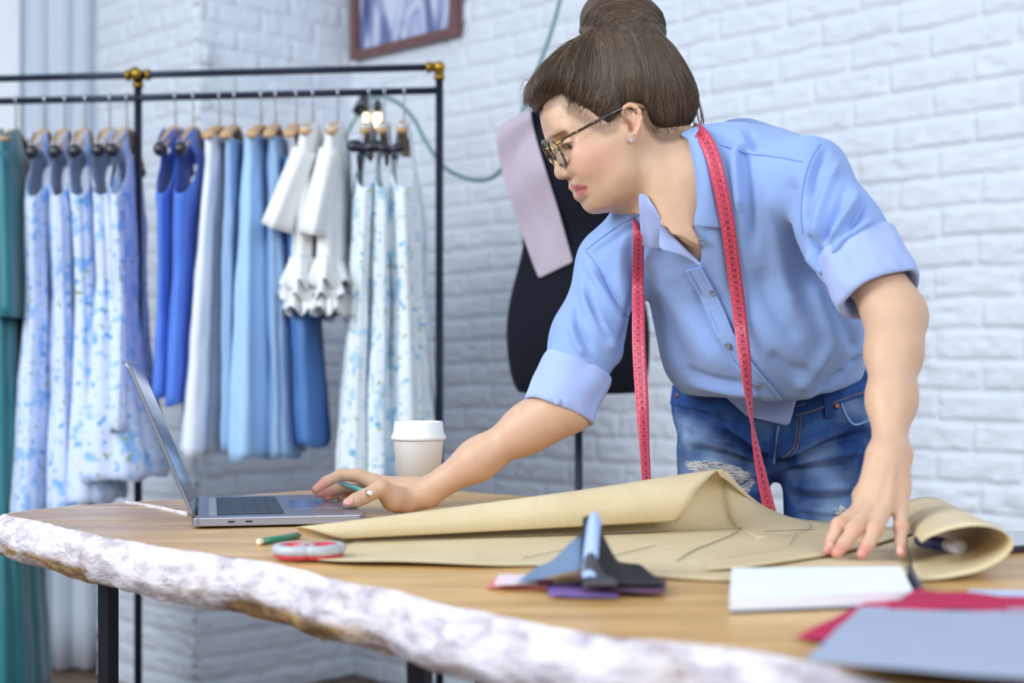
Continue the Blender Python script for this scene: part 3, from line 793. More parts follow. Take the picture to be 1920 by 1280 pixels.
cloth_on('crimson fold rising behind the grey-blue piece', [(1660, 1152), (1930, 1160), (1960, 1136), (1720, 1112)], (172, 12, 70), 0.012, 0.008, 24)
cloth_on('grey-blue woven fabric lying in the front right corner of the table', [(1508, 1244), (2060, 1292), (1990, 1146), (1612, 1142)], (152, 163, 186), 0.014, 0.003, 23)
tb = [tp(1836, 1042), tp(2010, 1030), tp(1960, 1006), tp(1818, 1010)]
tablet = thing('tablet', (tb[0]+tb[2])/2, 'dark tablet lying at the right end of the table by the paper curl', 'tablet')
prism('tablet_body', tb, 0.0, 0.0085, mat('dark_tablet_case', (48, 40, 56), 0.3), tablet, 0.002); tc_ = (tb[0]+tb[2])/2
prism('tablet_screen', [tc_+(p-tc_)*0.95 for p in tb], 0.0086, 0.0090, mat('tablet_glass', (92, 104, 130), 0.1, coat=1.0), tablet)
pen = thing('marker_pen', tp(1803, 1050), 'white capped marker peeping out of the right paper curl', 'pen')
pa = P(1803, 1026, 1.60); pb_ = pa+Vector((-0.012, 0.12, -0.006))
tube('pen_cap', [pa, pa+(pb_-pa)*0.02, pa+(pb_-pa)*0.3], [0.006, 0.0085, 0.0085], mat('white_cap', (222, 226, 244), 0.3), pen, 16); tube('pen_barrel', [pa+(pb_-pa)*0.3, pb_], 0.0078, mat('blue_barrel', (70, 80, 150), 0.35), pen, 16)
# ------------------------------------------------------------------ the garment rack
PIPE = mat('black_pipe', (38, 46, 66), 0.35, 0.6); BRASS = mat('brass_fitting', (176, 142, 62), 0.32, 1.0)
CHROME = mat('chrome_hook', (222, 224, 236), 0.18, 1.0); BEECH = mat('beech_wood', (196, 160, 118), 0.5, var=0.12, vscale=30)
KNOB = mat('black_hanger_end', (20, 22, 32), 0.3, coat=0.5)
RA, RB = P(824, 700, 3.70), P(259, 700, 3.80)
RD = (RA-RB); RD.z = 0; RD.normalize()
def rack_at(px, z):
    k = (px-960)/FPX; t = (k*RB.y-RB.x)/(RD.x-k*RD.y)
    return Vector((RB.x+RD.x*t, RB.y+RD.y*t, z))
Z_TOP, Z_RAIL = 1.897, 1.836
rack = thing('garment_rack', (RA.x, RA.y, 0), 'long black pipe garment rack with brass joints full of dresses', 'clothes rack')
for x in (824, 259, -190):
    p = rack_at(x, 0); tube('post', [p+Vector((0, 0, 0.02)), p+Vector((0, 0, Z_TOP))], 0.0105, PIPE, rack, 14)
    fd = Vector((-RD.y, RD.x, 0))
    tube('foot', [p+fd*0.25+Vector((0, 0, 0.02)), p-fd*0.25+Vector((0, 0, 0.02))], 0.0105, PIPE, rack, 14)
    lathe('foot_joint', [(0.0001, 0), (0.018, 0), (0.018, 0.045), (0.013, 0.06), (0.0001, 0.06)], BRASS, rack, 20, p)
for nm, z in (('top_rail', Z_TOP), ('hanging_rail', Z_RAIL)):
    tube(nm, [rack_at(-190, z), rack_at(259, z), rack_at(824, z)], 0.0095, PIPE, rack, 14)
def joint(x, arms):
    p = rack_at(x, Z_TOP); parts = []
    for d in arms: parts.append(tube_data([p, p+d*0.024, p+d*0.024, p+d*0.032], [0.0125, 0.0125, 0.0155, 0.0155], 16))
    V, Fc = join_data(parts); o = mesh_obj('brass_joint', V, Fc, BRASS, rack)
    bm = bmesh.new(); bmesh.ops.create_uvsphere(bm, u_segments=16, v_segments=12, radius=0.0155, matrix=Matrix.Translation(p)); bm_obj('joint_core', bm, BRASS, o)
joint(824, [-RD, Vector((0, 0, -1))]); joint(259, [RD, -RD, Vector((0, 0, -1)), Vector((0, -1, 0))])

def floral_mat(name, base, c1, c2, c3, scale=24, dens=0.0):
    m = bpy.data.materials.new(name); t = NT(m); v = t.coord()
    n1 = t.noise(scale, 2, 0.5, v, 0.4); v2 = t.coord((1.7, 1.7, 1.7)); n2 = t.noise(scale*1.1, 2, 0.5, v2, 0.3); v3 = t.coord((2.3, 2.3, 2.3)); n3 = t.noise(scale*1.1, 1, 0.5, v3)
    a = t.mix(t.ramp(n1, [(0.555-dens, (0, 0, 0, 1)), (0.63-dens, (1, 1, 1, 1))]), lin(*base), lin(*c1))
    b = t.mix(t.ramp(n2, [(0.62-dens, (0, 0, 0, 1)), (0.68-dens, (1, 1, 1, 1))]), a, lin(*c2))
    t.l(t.mix(t.ramp(n3, [(0.66, (0, 0, 0, 1)), (0.72, (1, 1, 1, 1))]), b, lin(*c3)), t.b.inputs['Base Color'])
    t.b.inputs['Roughness'].default_value = 0.75; t.b.inputs['Sheen Weight'].default_value = 0.15
    return m
FLORAL = floral_mat('blue_floral_cotton', (204, 217, 244), (142, 186, 236), (86, 158, 218), (150, 166, 122))
PALEFLORAL = floral_mat('pale_floral_chiffon', (226, 234, 240), (176, 210, 232), (110, 178, 216), (170, 182, 130), 22)
TEAL = mat('teal_satin', (8, 108, 118), 0.45, sheen=0.3); ROYAL = mat('royal_blue_crepe', (66, 116, 214), 0.6, sheen=0.2); ICE = mat('ice_white_crepe', (224, 232, 244), 0.6)
SKY = mat('sky_blue_crepe', (160, 198, 236), 0.6, sheen=0.1); DUSTY = mat('dusty_blue_crepe', (138, 170, 208), 0.6); STEELB = mat('steel_blue_crepe', (70, 116, 178), 0.6); WHITE = mat('white_blouse_cotton', (232, 234, 234), 0.7)
BOW = mat('black_satin', (18, 22, 40), 0.35)
HANG_GRP = 'wooden hangers on the pipe rack'
def hanger(px, al, label, knob=False, wid=0.40, drop=0.05, wood=BEECH):
    p = rack_at(px, Z_RAIL); g = Vector((math.sin(al), -math.cos(al), 0)); zb = Z_RAIL-0.098
    h = thing('clothes_hanger', (p.x, p.y, zb), label, 'hanger', HANG_GRP)
    c = Vector((p.x, p.y, 0)); pts = []
    for u in np.linspace(-1, 1, 17): pts.append(c+g*(wid/2*u)+Vector((0, 0, zb+0.012-drop*abs(u)**1.4)))
    tube('shoulder_bar', pts, [0.0075]+[0.0085]*15+[0.0075], wood, h, 10, 1.9, (0, 0, 1))
    hk = [c+Vector((0, 0, zb+0.012)), c+Vector((0, 0, Z_RAIL-0.025)), c+Vector((0, 0, Z_RAIL-0.018))+g*0.004]
    for a in np.linspace(-0.35*math.pi, math.pi*1.1, 14): hk.append(c+g*(0.0135*math.cos(a))+Vector((0, 0, Z_RAIL+0.0005+0.0135*math.sin(a))))
    tube('hook', hk, 0.0022, CHROME, h, 8)
    if knob:
        for e in (1, -1):
            bm = bmesh.new(); bmesh.ops.create_uvsphere(bm, u_segments=18, v_segments=12, radius=0.0165, matrix=Matrix.Translation(c+g*(wid/2*e)+Vector((0, 0, zb+0.010-drop))) @ Matrix.Diagonal((1, 1, 1.15, 1))); bm_obj('end_knob', bm, KNOB, h)
    return c, g, zb
def garment(name, label, cat, grp, px, al, secs, m, knob=False, arm=0.19, neck=0.09, pleat=(7, 0.006), slope=0.055, seed=0, shift=0.0, hlabel=None, sleeveless=True, strap=(0.34, 0.93), wid=0.40):
    """secs: (row in the picture, half width along the hanger, half thickness, sideways shift) from shoulder to hem"""
    c, g, zb = hanger(px, al, ' '.join(('wooden hanger of the '+label).replace(',', '').split()[:15]), knob, wid, 0.082 if knob else 0.05)
    if knob: slope = 0.085
    s = Vector((-g.y, g.x, 0)); Y = c.y
    t = thing(name, (c.x, c.y, zb), label, cat, grp)
    zs = [HC-(y-HOR)/FPX*Y for y, *_ in secs]
    if name != 'skirt': zs[0] = zb+0.030; zs[1] = min(zs[1], zs[0]-0.02)
    L = zs[0]-zs[-1]; nu = 104; V, Fc = [], []
    vv = np.concatenate([np.linspace(0, min(0.24, L*0.4), 34)[:-1], np.linspace(min(0.24, L*0.4), L, max(10, int(L/0.03)))])/L; nv = len(vv)-1
    tt = np.array([(zs[0]-z)/L for z in zs])
    f = lambda k, v: np.interp(v, tt, [q[k] for q in secs])
    for j in range(nv+1):
        v = vv[j]; z = zs[0]-L*v; A, B, dx = f(1, v), f(2, v), f(3, v)
        d = L*v
        for i in range(nu):
            ph = 2*math.pi*i/nu; cp, sp = math.cos(ph), math.sin(ph)
            w = min(1, d/0.25); fade = min(1, d/0.35)**1.3
            pl = pleat[1]*fade*(math.sin(pleat[0]*ph+seed+0.8*noise.noise(Vector((cp, sp, v*2+seed))))+0.5*math.sin((pleat[0]*2+1)*ph+seed*2.3))
            wr = 0.006*noise.fractal(Vector((cp*1.5+seed, sp*1.5, v*5)), 0.8, 2.1, 3)*min(1, d/0.05)
            r = 1.0
            q = Vector((c.x, c.y, 0))+g*((A+(pl+wr)*0.8)*cp*r)+s*((B+pl+wr)*math.copysign(abs(sp)**0.8, sp)*r)+RD*dx
            zz = z-slope*abs(cp)**1.3*max(0, 1-d/0.25)
            if j == nv: zz -= 0.006*math.sin(pleat[0]*ph+seed)
            V.append(q+Vector((0, 0, zz)))
    for j in range(nv):
        d = L*(vv[j]+vv[j+1])/2
        for i in range(nu):
            cp = abs(math.cos(2*math.pi*(i+0.5)/nu))
            spv = math.sin(2*math.pi*(i+0.5)/nu)
            if cp < strap[0] and d < neck*(1-(cp/strap[0])**2): continue
            if sleeveless and cp > 0.3 and (abs(spv)/0.86)**2+((d-arm*0.52)/(arm*0.5))**2 < 1: continue
            Fc.append((j*nu+i, j*nu+(i+1) % nu, (j+1)*nu+(i+1) % nu, (j+1)*nu+i))
    o = mesh_obj('garment_body', V, Fc, m, t); soften_border(o, 8); mod_solid(o, 0.0018, 0)
    return t, c, g, s, zs
FG = 'floral dresses on the rack'
def dress(label, px, al, top, mid, hem, Bm, Bh, m, cat='dress', grp=FG, dxh=0.0, seed=0, Ah=0.26, **kw):
    if kw.get('knob'): top -= 16
    secs = [(top, 0.205, 0.015, 0), (top+22, 0.20, Bm*0.6, 0.0), (top+70, 0.19, Bm*0.9, 0.0), (top+150, 0.185, Bm, dxh*0.25), (mid, 0.165, Bm*0.85, dxh*0.5), ((mid+hem)/2, (0.165+Ah)/2, (Bm+Bh)/2, dxh*0.8), (hem, Ah, Bh, dxh)]
    return garment(kw.pop('name', 'dress'), label, cat, grp, px, al, secs, m, seed=seed, **kw)
# teal gowns at the far left
for k, (px, lab) in enumerate(((-52, 'teal gown at the very edge of the frame, half cut off'), (30, 'teal gown beside the first floral dress, at the left end of the rack'))):
    t, c, g, s, zs = garment('gown', lab, 'dress', 'teal gowns on the rack', px, 0.16, [(266, 0.20, 0.020, 0), (300, 0.20, 0.030, 0.0), (420, 0.19, 0.030, 0.0), (600, 0.17, 0.028, -0.008), (900, 0.20, 0.036, 0.0), (1180, 0.24, 0.050, 0.014), (1290, 0.26, 0.054, 0.018)], TEAL, sleeveless=False, seed=2.0+k, pleat=(6, 0.010), neck=0.07)
    Y = c.y; V, Fc = [], []; nu, nv = 60, 16
    for j in range(nv+1):
        v = j/nv; z = HC-(270+330*v-HOR)/FPX*Y
        for i in range(nu):
            ph = 2*math.pi*i/nu; w = 0.008*math.sin(5*ph+k)*v+0.004*noise.noise(Vector((math.cos(ph)*2, math.sin(ph)*2, v*3)))
            V.append(Vector((c.x, c.y, z-0.05*abs(math.cos(ph))**1.3*(1-v)))+g*((0.208+0.02*v+w)*math.cos(ph))+s*((0.020+0.018*min(1, v*4)+0.006*v+w)*math.copysign(abs(math.sin(ph))**0.8, math.sin(ph)))+RD*(0.012*v))
    for j in range(nv):
        for i in range(nu):
            if j < 3 and abs(math.cos(2*math.pi*(i+.5)/nu)) < 0.34: continue
            Fc.append((j*nu+i, j*nu+(i+1) % nu, (j+1)*nu+(i+1) % nu, (j+1)*nu+i))
    o = mesh_obj('overlay', V, Fc, TEAL, t); mod_solid(o, 0.0016, 0)
dress('blue floral dress hanging next to the teal gown', 84, 0.16, 268, 560, 960, 0.034, 0.052, FLORAL, knob=True, seed=1, dxh=-0.01)
dress('blue floral dress hanging second from the teal gown', 122, 0.18, 272, 560, 948, 0.031, 0.054, FLORAL, knob=True, seed=2, dxh=0.02)
dress('blue floral dress hanging third from the teal gown', 160, 0.16, 268, 560, 930, 0.033, 0.080, FLORAL, knob=True, seed=3.3, dxh=0.03)
dress('blue floral dress with the widest skirt, just left of the rack post', 206, 0.13, 256, 530, 888, 0.038, 0.125, FLORAL, knob=True, seed=4.1, dxh=0.03, pleat=(8, 0.009))
dress('blue floral dress hanging directly at the rack post, mostly behind it', 238, 0.08, 264, 560, 800, 0.026, 0.034, FLORAL, knob=True, seed=5.7, dxh=0.02)
BG = 'royal blue dresses on the rack'
dress('royal blue sleeveless dress hanging just right of the rack post', 329, 0.04, 246, 520, 742, 0.025, 0.028, ROYAL, grp=BG, knob=True, seed=1.5, dxh=-0.008, Ah=0.20, pleat=(4, 0.004))
dress('royal blue sleeveless dress with a wide collar, second from the post', 363, 0.06, 240, 520, 756, 0.032, 0.030, ROYAL, grp=BG, knob=True, seed=2.5, dxh=-0.026, Ah=0.20, pleat=(4, 0.004))
SG = 'plain skirts on the rack'
def skirt(label, px, al, top, hem, Bt, Bh, At, Ah, m, dxt=0, dxh=0.0, seed=0, pl=(4, 0.010)):
    return garment('skirt', label, 'skirt', SG, px, al, [(top, At, Bt, dxt), (top+60, At*1.02, Bt*1.1, dxt), ((top+hem)/2, (At+Ah)/2, (Bt+Bh)/2, (dxt+dxh)/2), (hem, Ah, Bh, dxh)], m, sleeveless=False, neck=0.0, slope=0.012, seed=seed, pleat=pl, hlabel=None, wid=0.34)
skirt('ice white flared skirt hanging after the royal blue dresses', 412, 0.02, 262, 846, 0.022, 0.052, 0.15, 0.22, ICE, 0.0, -0.036, 1.2)
skirt('dusty blue skirt hanging between the ice white and sky blue ones', 440, 0.05, 268, 836, 0.020, 0.026, 0.14, 0.20, DUSTY, 0.006, 0.008, 2.2)
skirt('sky blue flared skirt hanging in the middle of the rack', 490, 0.02, 258, 852, 0.026, 0.056, 0.15, 0.24, SKY, -0.008, -0.006, 3.2)
skirt('soft blue skirt hanging against the first white blouse', 517, 0.06, 262, 850, 0.020, 0.034, 0.14, 0.22, DUSTY, 0.008, 0.034, 4.4)
skirt('steel blue skirt hanging partly under the white blouses', 556, 0.04, 300, 830, 0.028, 0.042, 0.14, 0.20, STEELB, 0.0, 0.045, 5.6, (3, 0.004))
# white blouses with a ruffled hem
for k, (px, lab) in enumerate(((587, 'white ruffled blouse with a flared sleeve, left one of the pair'), (634, 'white ruffled blouse, right one of the pair'))):
    t, c, g, s, zs = garment('blouse', lab, 'blouse', 'white blouses on the rack', px, 0.03, [(254, 0.19, 0.020, 0), (280, 0.19, 0.030, -0.004), (380, 0.19, 0.040, -0.008), (500, 0.19, 0.040, -0.012), (548, 0.20, 0.042, -0.014)], WHITE, sleeveless=False, seed=k*2+1.0, pleat=(5, 0.005), neck=0.06)
    Y = c.y; V, Fc = [], []; nu, nv = 40, 10                     # near sleeve
    a = Vector((c.x, c.y, 0))+g*0.17; a.z = HC-(300-HOR)/FPX*Y; b = P(522 if k == 0 else 592, 428 if k == 0 else 440, Y-0.15)
    dd = (b-a); L_ = dd.length; dd.normalize(); e1_ = dd.cross(Vector((0, 1, 0))).normalized(); e2_ = dd.cross(e1_)
    for j in range(nv+1):
        v = j/nv
        for i in range(nu):
            ph = 2*math.pi*i/nu; r1, r2 = 0.030+0.006*v, 0.05+0.035*v; w = 0.006*v*math.sin(5*ph+k)
            V.append(a+dd*(L_*v)+e1_*((r1+w)*math.cos(ph))+e2_*((r2+w)*math.sin(ph)))
    for j in range(nv):
        for i in range(nu): Fc.append((j*nu+i, j*nu+(i+1) % nu, (j+1)*nu+(i+1) % nu, (j+1)*nu+i))
    o = mesh_obj('sleeve', V, Fc, WHITE, t); mod_solid(o, 0.0016, 0)
    for tier in range(3):
        V, Fc = [], []; nu, nv = 160, 6
        for j in range(nv+1):
            v = j/nv; z = HC-(490+24*tier+52*v-HOR)/FPX*Y
            for i in range(nu):
                ph = 2*math.pi*i/nu; w = 0.020*v*math.sin(9*ph+tier*2+k)+0.009*v*math.sin(21*ph+tier*1.7+k)
                V.append(Vector((c.x, c.y, z+0.012*v*math.cos(9*ph+tier)))+g*((0.205+0.03*v+w)*math.cos(ph))+s*((0.045+0.018*v+w)*math.sin(ph))-RD*0.012)
        for j in range(nv):
            for i in range(nu): Fc.append((j*nu+i, j*nu+(i+1) % nu, (j+1)*nu+(i+1) % nu, (j+1)*nu+i))
        o = mesh_obj('ruffle', V, Fc, WHITE, t); mod_solid(o, 0.0014, 0)
def bow(c, parent, sc=1.0, flip=1):
    for e in (-1, 1):
        q = Sdf(); q.ell(c+Vector((e*0.024*sc, 0, 0.006*sc)), (0.022*sc, 0.012*sc, 0.016*sc), None, 0.004)
        q.cap(c, c+Vector((e*0.02*sc, 0, 0.004*sc)), 0.008*sc, 0.012*sc, 0.004); v_, f_ = q.mesh(0.004); np_mesh('bow_loop', v_, f_, BOW, parent)
    tube('bow_tail', [c, c+Vector((-0.014*sc*flip, -0.004, -0.02*sc)), c+Vector((-0.012*sc*flip, -0.004, -0.055*sc))], [0.006, 0.007, 0.004], BOW, parent, 8, 0.4)
    tube('bow_tail', [c, c+Vector((0.010*sc*flip, -0.004, -0.018*sc)), c+Vector((0.016*sc*flip, -0.004, -0.032*sc))], [0.006, 0.007, 0.004], BOW, parent, 8, 0.4)
PG = 'pale floral dresses on the rack'
for k, (px, bx, by, lab, B1, B2, dx) in enumerate(((692, 684, 278, 'pale floral dress with a black bow, right after the white blouses', 0.036, 0.052, -0.032), (721, 733, 280, 'pale floral dress with a small black bow, middle of the pale ones', 0.030, 0.046, -0.006), (758, 0, 0, 'pale floral dress hanging last beside the right rack post', 0.044, 0.070, 0.022))):
    t, c, g, s, zs = dress(lab, px, 0.05, 270+6*k, 560, 892, B1, B2, PALEFLORAL, grp=PG, seed=6+k*1.3, dxh=dx, pleat=(7, 0.007), Ah=0.24)
    if bx: bow(P(bx, by, c.y-0.235), t, 1.0 if k == 0 else 0.75)

# ------------------------------------------------------------------ dress form with the draped mauve cloth
FORM = mat('black_jersey', (17, 20, 31), 0.85, spec=0.2, bump=0.2, bscale=600)
MY = 3.30; ma = P(1085, 700, MY)
form = thing('dress_form', (ma.x, ma.y, 0), 'black dress form on a pole stand behind the woman', 'dress form')
secs = [(738, 0.01, 0.01, 1085), (737, 0.125, 0.09, 1085), (726, 0.150, 0.105, 1086), (690, 0.163, 0.115, 1085), (630, 0.168, 0.118, 1083), (583, 0.163, 0.112, 1082), (536, 0.150, 0.102, 1081), (489, 0.134, 0.092, 1081), (455, 0.128, 0.088, 1082), (425, 0.134, 0.092, 1083), (382, 0.153, 0.108, 1082), (330, 0.168, 0.122, 1078), (290, 0.170, 0.110, 1074), (250, 0.165, 0.085, 1070), (225, 0.135, 0.070, 1066), (208, 0.085, 0.060, 1064), (196, 0.052, 0.052, 1064), (150, 0.046, 0.046, 1064), (146, 0.01, 0.01, 1064)]
arr = catmull(secs, 4); V, Fc = [], []; nu = 56; fr_ = Vector((0.94, -0.34, 0)); fs_ = Vector((0.34, 0.94, 0))
fr_ = Vector((0.97, -0.24, 0)); fs_ = Vector((0.24, 0.97, 0))
for y, a, b, x in arr:
    c = P(x, y, MY)
    for i in range(nu):
        ph = 2*math.pi*i/nu; V.append(c+fr_*(a*math.cos(ph))+fs_*(b*math.sin(ph)*(1+0.0*math.cos(ph))))
for j in range(len(arr)-1):
    for i in range(nu): Fc.append((j*nu+i, j*nu+(i+1) % nu, (j+1)*nu+(i+1) % nu, (j+1)*nu+i))
fo = mesh_obj('torso', V, Fc, FORM, form); form_bvh = bvh_of(fo)
tube('pole', [(ma.x, ma.y, 0.03), (ma.x, ma.y, P(0, 735, MY).z+0.02)], 0.0095, mat('dark_metal_pole', (58, 62, 78), 0.3, 0.8), form, 16)
lathe('stand_base', [(0.0001, 0), (0.16, 0), (0.16, 0.012), (0.03, 0.03), (0.012, 0.06), (0.0001, 0.06)], STEEL if 'STEEL' in globals() else PIPE, form, 40, (ma.x, ma.y, 0))
MAUVE = mat('mauve_wool', (180, 166, 180), 0.8, sheen=0.2, bump=0.3, bscale=500)
lft = catmull([(975, 214), (950, 226), (931, 246), (934, 290), (947, 345), (965, 400), (988, 465), (1009, 523)], 5); rgt = catmull([(996, 198), (996, 204), (996, 214), (1006, 262), (1022, 315), (1040, 372), (1058, 432), (1075, 491)], 5)
rows = []
for i in range(len(lft)):
    r = []
    for v in np.linspace(0, 1, 9):
        q = lft[i]*(1-v)+rgt[i]*v; p, nn = on_mesh(form_bvh, q[0], q[1]); y = p.y if p is not None else MY-0.06
        k = i/(len(lft)-1); y = min(y, 3.24)-0.012-0.004*math.sin(k*22+v*2)
        if k < 0.30: y = y+0.07*(1-k/0.30)
        r.append(P(q[0], q[1], y))
    rows.append(r)
V = [p for r in rows for p in r]; Fc = [(j*9+i, j*9+i+1, (j+1)*9+i+1, (j+1)*9+i) for j in range(len(rows)-1) for i in range(8)]
o = mesh_obj('draped_cloth', V, Fc, MAUVE); mod_solid(o, 0.004, 1); mod_sub(o, 1); tag(o, 'strip of mauve cloth draped over the shoulder of the dress form', 'fabric')

# ------------------------------------------------------------------ lamp cord looped along the wall
CORD = mat('grey_green_cord', (96, 140, 148), 0.6); lamp = thing('cord_lamp', P(690, 200, 4.6), 'two glowing bulbs on a grey-green cord looped between rack and ceiling', 'lamp')
cord = catmull([tuple(P(x, y, Y)) for x, y, Y in [(1062, -60, 4.2), (1050, 0, 4.2), (1035, 55, 4.2), (1015, 112, 4.2), (985, 190, 4.2), (962, 270, 4.2), (936, 322, 4.2), (905, 338, 4.25), (868, 332, 4.3), (832, 312, 4.3), (800, 268, 4.35), (775, 222, 4.4), (745, 192, 4.4), (710, 180, 4.4), (686, 190, 4.4)]], 8)
tube('cord', cord, 0.0062, CORD, lamp, 10)
tube('cord', catmull([tuple(P(x, y, 4.4)) for x, y in ((686, 192), (668, 220), (652, 250), (646, 275))], 8), 0.006, CORD, lamp, 10)
sk = P(684, 186, 4.38); tube('socket', [P(690, 180, 4.38), sk, P(668, 214, 4.38)], [0.012, 0.018, 0.017], KNOB, lamp, 16)
def glow_mat():
    m = bpy.data.materials.new('glowing_filament'); t = NT(m); t.b.inputs['Emission Color'].default_value = (1.0, 0.68, 0.24, 1); t.b.inputs['Emission Strength'].default_value = 12.0; t.b.inputs['Base Color'].default_value = (1, .8, .5, 1); return m
GLOW = glow_mat(); BULB = glass_mat('bulb_glass', (1, 0.97, 0.9, 1), 1.3, 0, 0.93) if 'glass_mat' in globals() else WHITE
for x in (688, 708):
    c = P(x, 224, 4.36); o = lathe('bulb', [(0.0001, -0.050), (0.015, -0.045), (0.024, -0.028), (0.025, -0.012), (0.016, 0.014), (0.011, 0.028), (0.0001, 0.030)], BULB, lamp, 24, c)
    tube('filament', [c+Vector((-0.005, 0, 0.016)), c+Vector((-0.004, 0, -0.026)), c+Vector((0.004, 0, -0.026)), c+Vector((0.005, 0, 0.016))], 0.0042, GLOW, o, 8)
    lathe('bulb_cap', [(0.0001, 0.024), (0.014, 0.024), (0.014, 0.050), (0.006, 0.062), (0.0001, 0.062)], KNOB, lamp, 16, c)
# ------------------------------------------------------------------ the woman
# --- materials
def skin_material():
    m = bpy.data.materials.new('skin'); t = NT(m); b = t.b
    at = t.n('ShaderNodeAttribute', attribute_name='tone')
    v = t.coord()
    f = t.noise(45, 5, 0.6, v)
    f2 = t.ramp(f, [(0.3, (0.93, 0.92, 0.91, 1)), (0.7, (1.03, 1.02, 1.02, 1))])
    t.l(t.mix(1.0, at.outputs['Color'], f2, 'MULTIPLY'), b.inputs['Base Color'])
    b.inputs['Roughness'].default_value = 0.47
    b.inputs['Specular IOR Level'].default_value = 0.42
    b.inputs['Subsurface Weight'].default_value = 0.12
    b.inputs['Subsurface Radius'].default_value = (1.0, 0.35, 0.18)
    b.inputs['Subsurface Scale'].default_value = 0.008
    t.bump(t.noise(420, 3, 0.6, v), 0.12, 0.0006)
    return m
SKIN = skin_material()
def cloth_material(name, col, weave=900, bump=0.12, rough=0.75, var=0.05):
    m = bpy.data.materials.new(name); t = NT(m); b = t.b
    c = lin(*col); v = t.coord()
    f = t.noise(16, 5, 0.6, v)
    t.l(t.ramp(f, [(0.3, tuple(x*(1-var) for x in c[:3])+(1,)), (0.7, tuple(min(1, x*(1+var)) for x in c[:3])+(1,))]), b.inputs['Base Color'])
    b.inputs['Roughness'].default_value = rough
    b.inputs['Specular IOR Level'].default_value = 0.3
    b.inputs['Sheen Weight'].default_value = 0.12
    h = t.n('ShaderNodeMath', operation='ADD')
    t.l(t.noise(weave, 2, 0.5, v), h.inputs[0]); t.l(t.noise(38, 3, 0.5, v), h.inputs[1])
    t.bump(h.outputs[0], bump, 0.0016)
    return m
SHIRT = cloth_material('blue_cotton', (140, 168, 220))
SHIRT_IN = cloth_material('pale_blue_cotton', (163, 181, 228))
SEAM = mat('blue_thread', (104, 138, 205), 0.8)
def denim_material():
    m = bpy.data.materials.new('denim'); t = NT(m); b = t.b
    v = t.coord()
    at = t.n('ShaderNodeAttribute', attribute_name='wear')
    n1 = t.noise(14, 5, 0.62, v)
    base = t.ramp(n1, [(0.32, lin(28, 52, 98)), (0.55, lin(42, 76, 136)), (0.78, lin(72, 112, 172))])
    worn = t.mix(at.outputs['Fac'], base, lin(150, 178, 212))
    vy = t.coord((260, 260, 900)); fine = t.noise(3.0, 3, 0.7, vy)
    streak = t.ramp(fine, [(0.3, (0.72, 0.74, 0.78, 1)), (0.72, (1.18, 1.16, 1.12, 1))])
    t.l(t.mix(1.0, worn, streak, 'MULTIPLY'), b.inputs['Base Color'])
    b.inputs['Roughness'].default_value = 0.85; b.inputs['Specular IOR Level'].default_value = 0.2
    h = t.n('ShaderNodeMath', operation='ADD'); t.l(fine, h.inputs[0]); t.l(t.noise(30, 4, 0.6, v), h.inputs[1])
    t.bump(h.outputs[0], 0.3, 0.002)
    return m
DENIM = denim_material()
DENIM_SEAM = mat('denim_seam', (120, 150, 190), 0.85, bump=0.3, bscale=500)
STITCH = mat('ochre_stitch', (150, 112, 58), 0.8)
COPPER = mat('copper_rivet', (178, 104, 66), 0.35, 0.9)
BUTTON = mat('shell_button', (120, 128, 150), 0.25, coat=0.4)

YH = 2.09
TH = math.radians(8)
HO = P(1150, 250, YH)
E1 = Vector((math.cos(TH), math.sin(TH), 0)); E2 = Vector((0, 0, 1)); E3 = Vector((math.sin(TH), -math.cos(TH), 0))
CAMP = Vector((0, 0, HC))
def HW(px, py, r=0.0):
    """point of the head: pixel of the profile, r metres from the middle plane of the face"""
    d = P(px, py, 1.0)-CAMP
    t = ((HO+E3*r-CAMP).dot(E3))/d.dot(E3)
    return CAMP+d*t
def HQ(px, py, r=0.0):
    w = HW(px, py, r)-HO; return (w.dot(E1), w.dot(E2))
FW = (-E1*0.866-E2*0.5); UP = (-E1*0.5+E2*0.866)     # where the face looks / its top
HAX = (FW, UP, E3)
HOn, E1n, E2n, E3n = (np.array(tuple(x)) for x in (HO, E1, E2, E3))
def headproj(p):
    q = p-HOn; return np.stack([q @ E1n, q @ E2n], -1)

person = thing('person', (0.47, 2.46, 0.0), 'woman in glasses, blue shirt and jeans leaning over the table', 'person')

# joints
RS = P(1150, 494, 2.19); RE = P(1058, 757, 2.13); RW = P(800, 923, 2.165)
LS = P(1528, 322, 1.97); LE = P(1679, 592, 1.845); LW = P(1667, 850, 1.715)
NB = P(1300, 395, 2.13)
TORSO = [((1365, 420, 2.12), (0.165, 0.17, 0.105)), ((1422, 575, 2.20), (0.164, 0.16, 0.108)), ((1455, 700, 2.33), (0.155, 0.10, 0.108))]
S_AX = (LS-RS).normalized()
T_AX = (P(1275, 385, 2.15)-P(1455, 790, 2.45)); T_AX = (T_AX-S_AX*T_AX.dot(S_AX)).normalized()
F_AX = S_AX.cross(T_AX)
TAX = (S_AX, T_AX, F_AX)
PEL = P(1455, 790, 2.45)
HIPX = Vector((0.93, -0.36, 0.0)).normalized()      # pelvis, from her right to her left
HIPF = Vector((-0.36, -0.93, 0.0)).normalized()
PAX = (HIPX, Vector((0, 0, 1)), HIPF)
R_HIP = P(1363, 880, 2.44); L_HIP = P(1552, 872, 2.40)
R_KNEE = Vector((R_HIP.x-0.01, 2.42, 0.50)); L_KNEE = Vector((L_HIP.x+0.01, 2.38, 0.50))
R_ANK = Vector((R_HIP.x-0.01, 2.52, 0.09)); L_ANK = Vector((L_HIP.x+0.01, 2.48, 0.09))

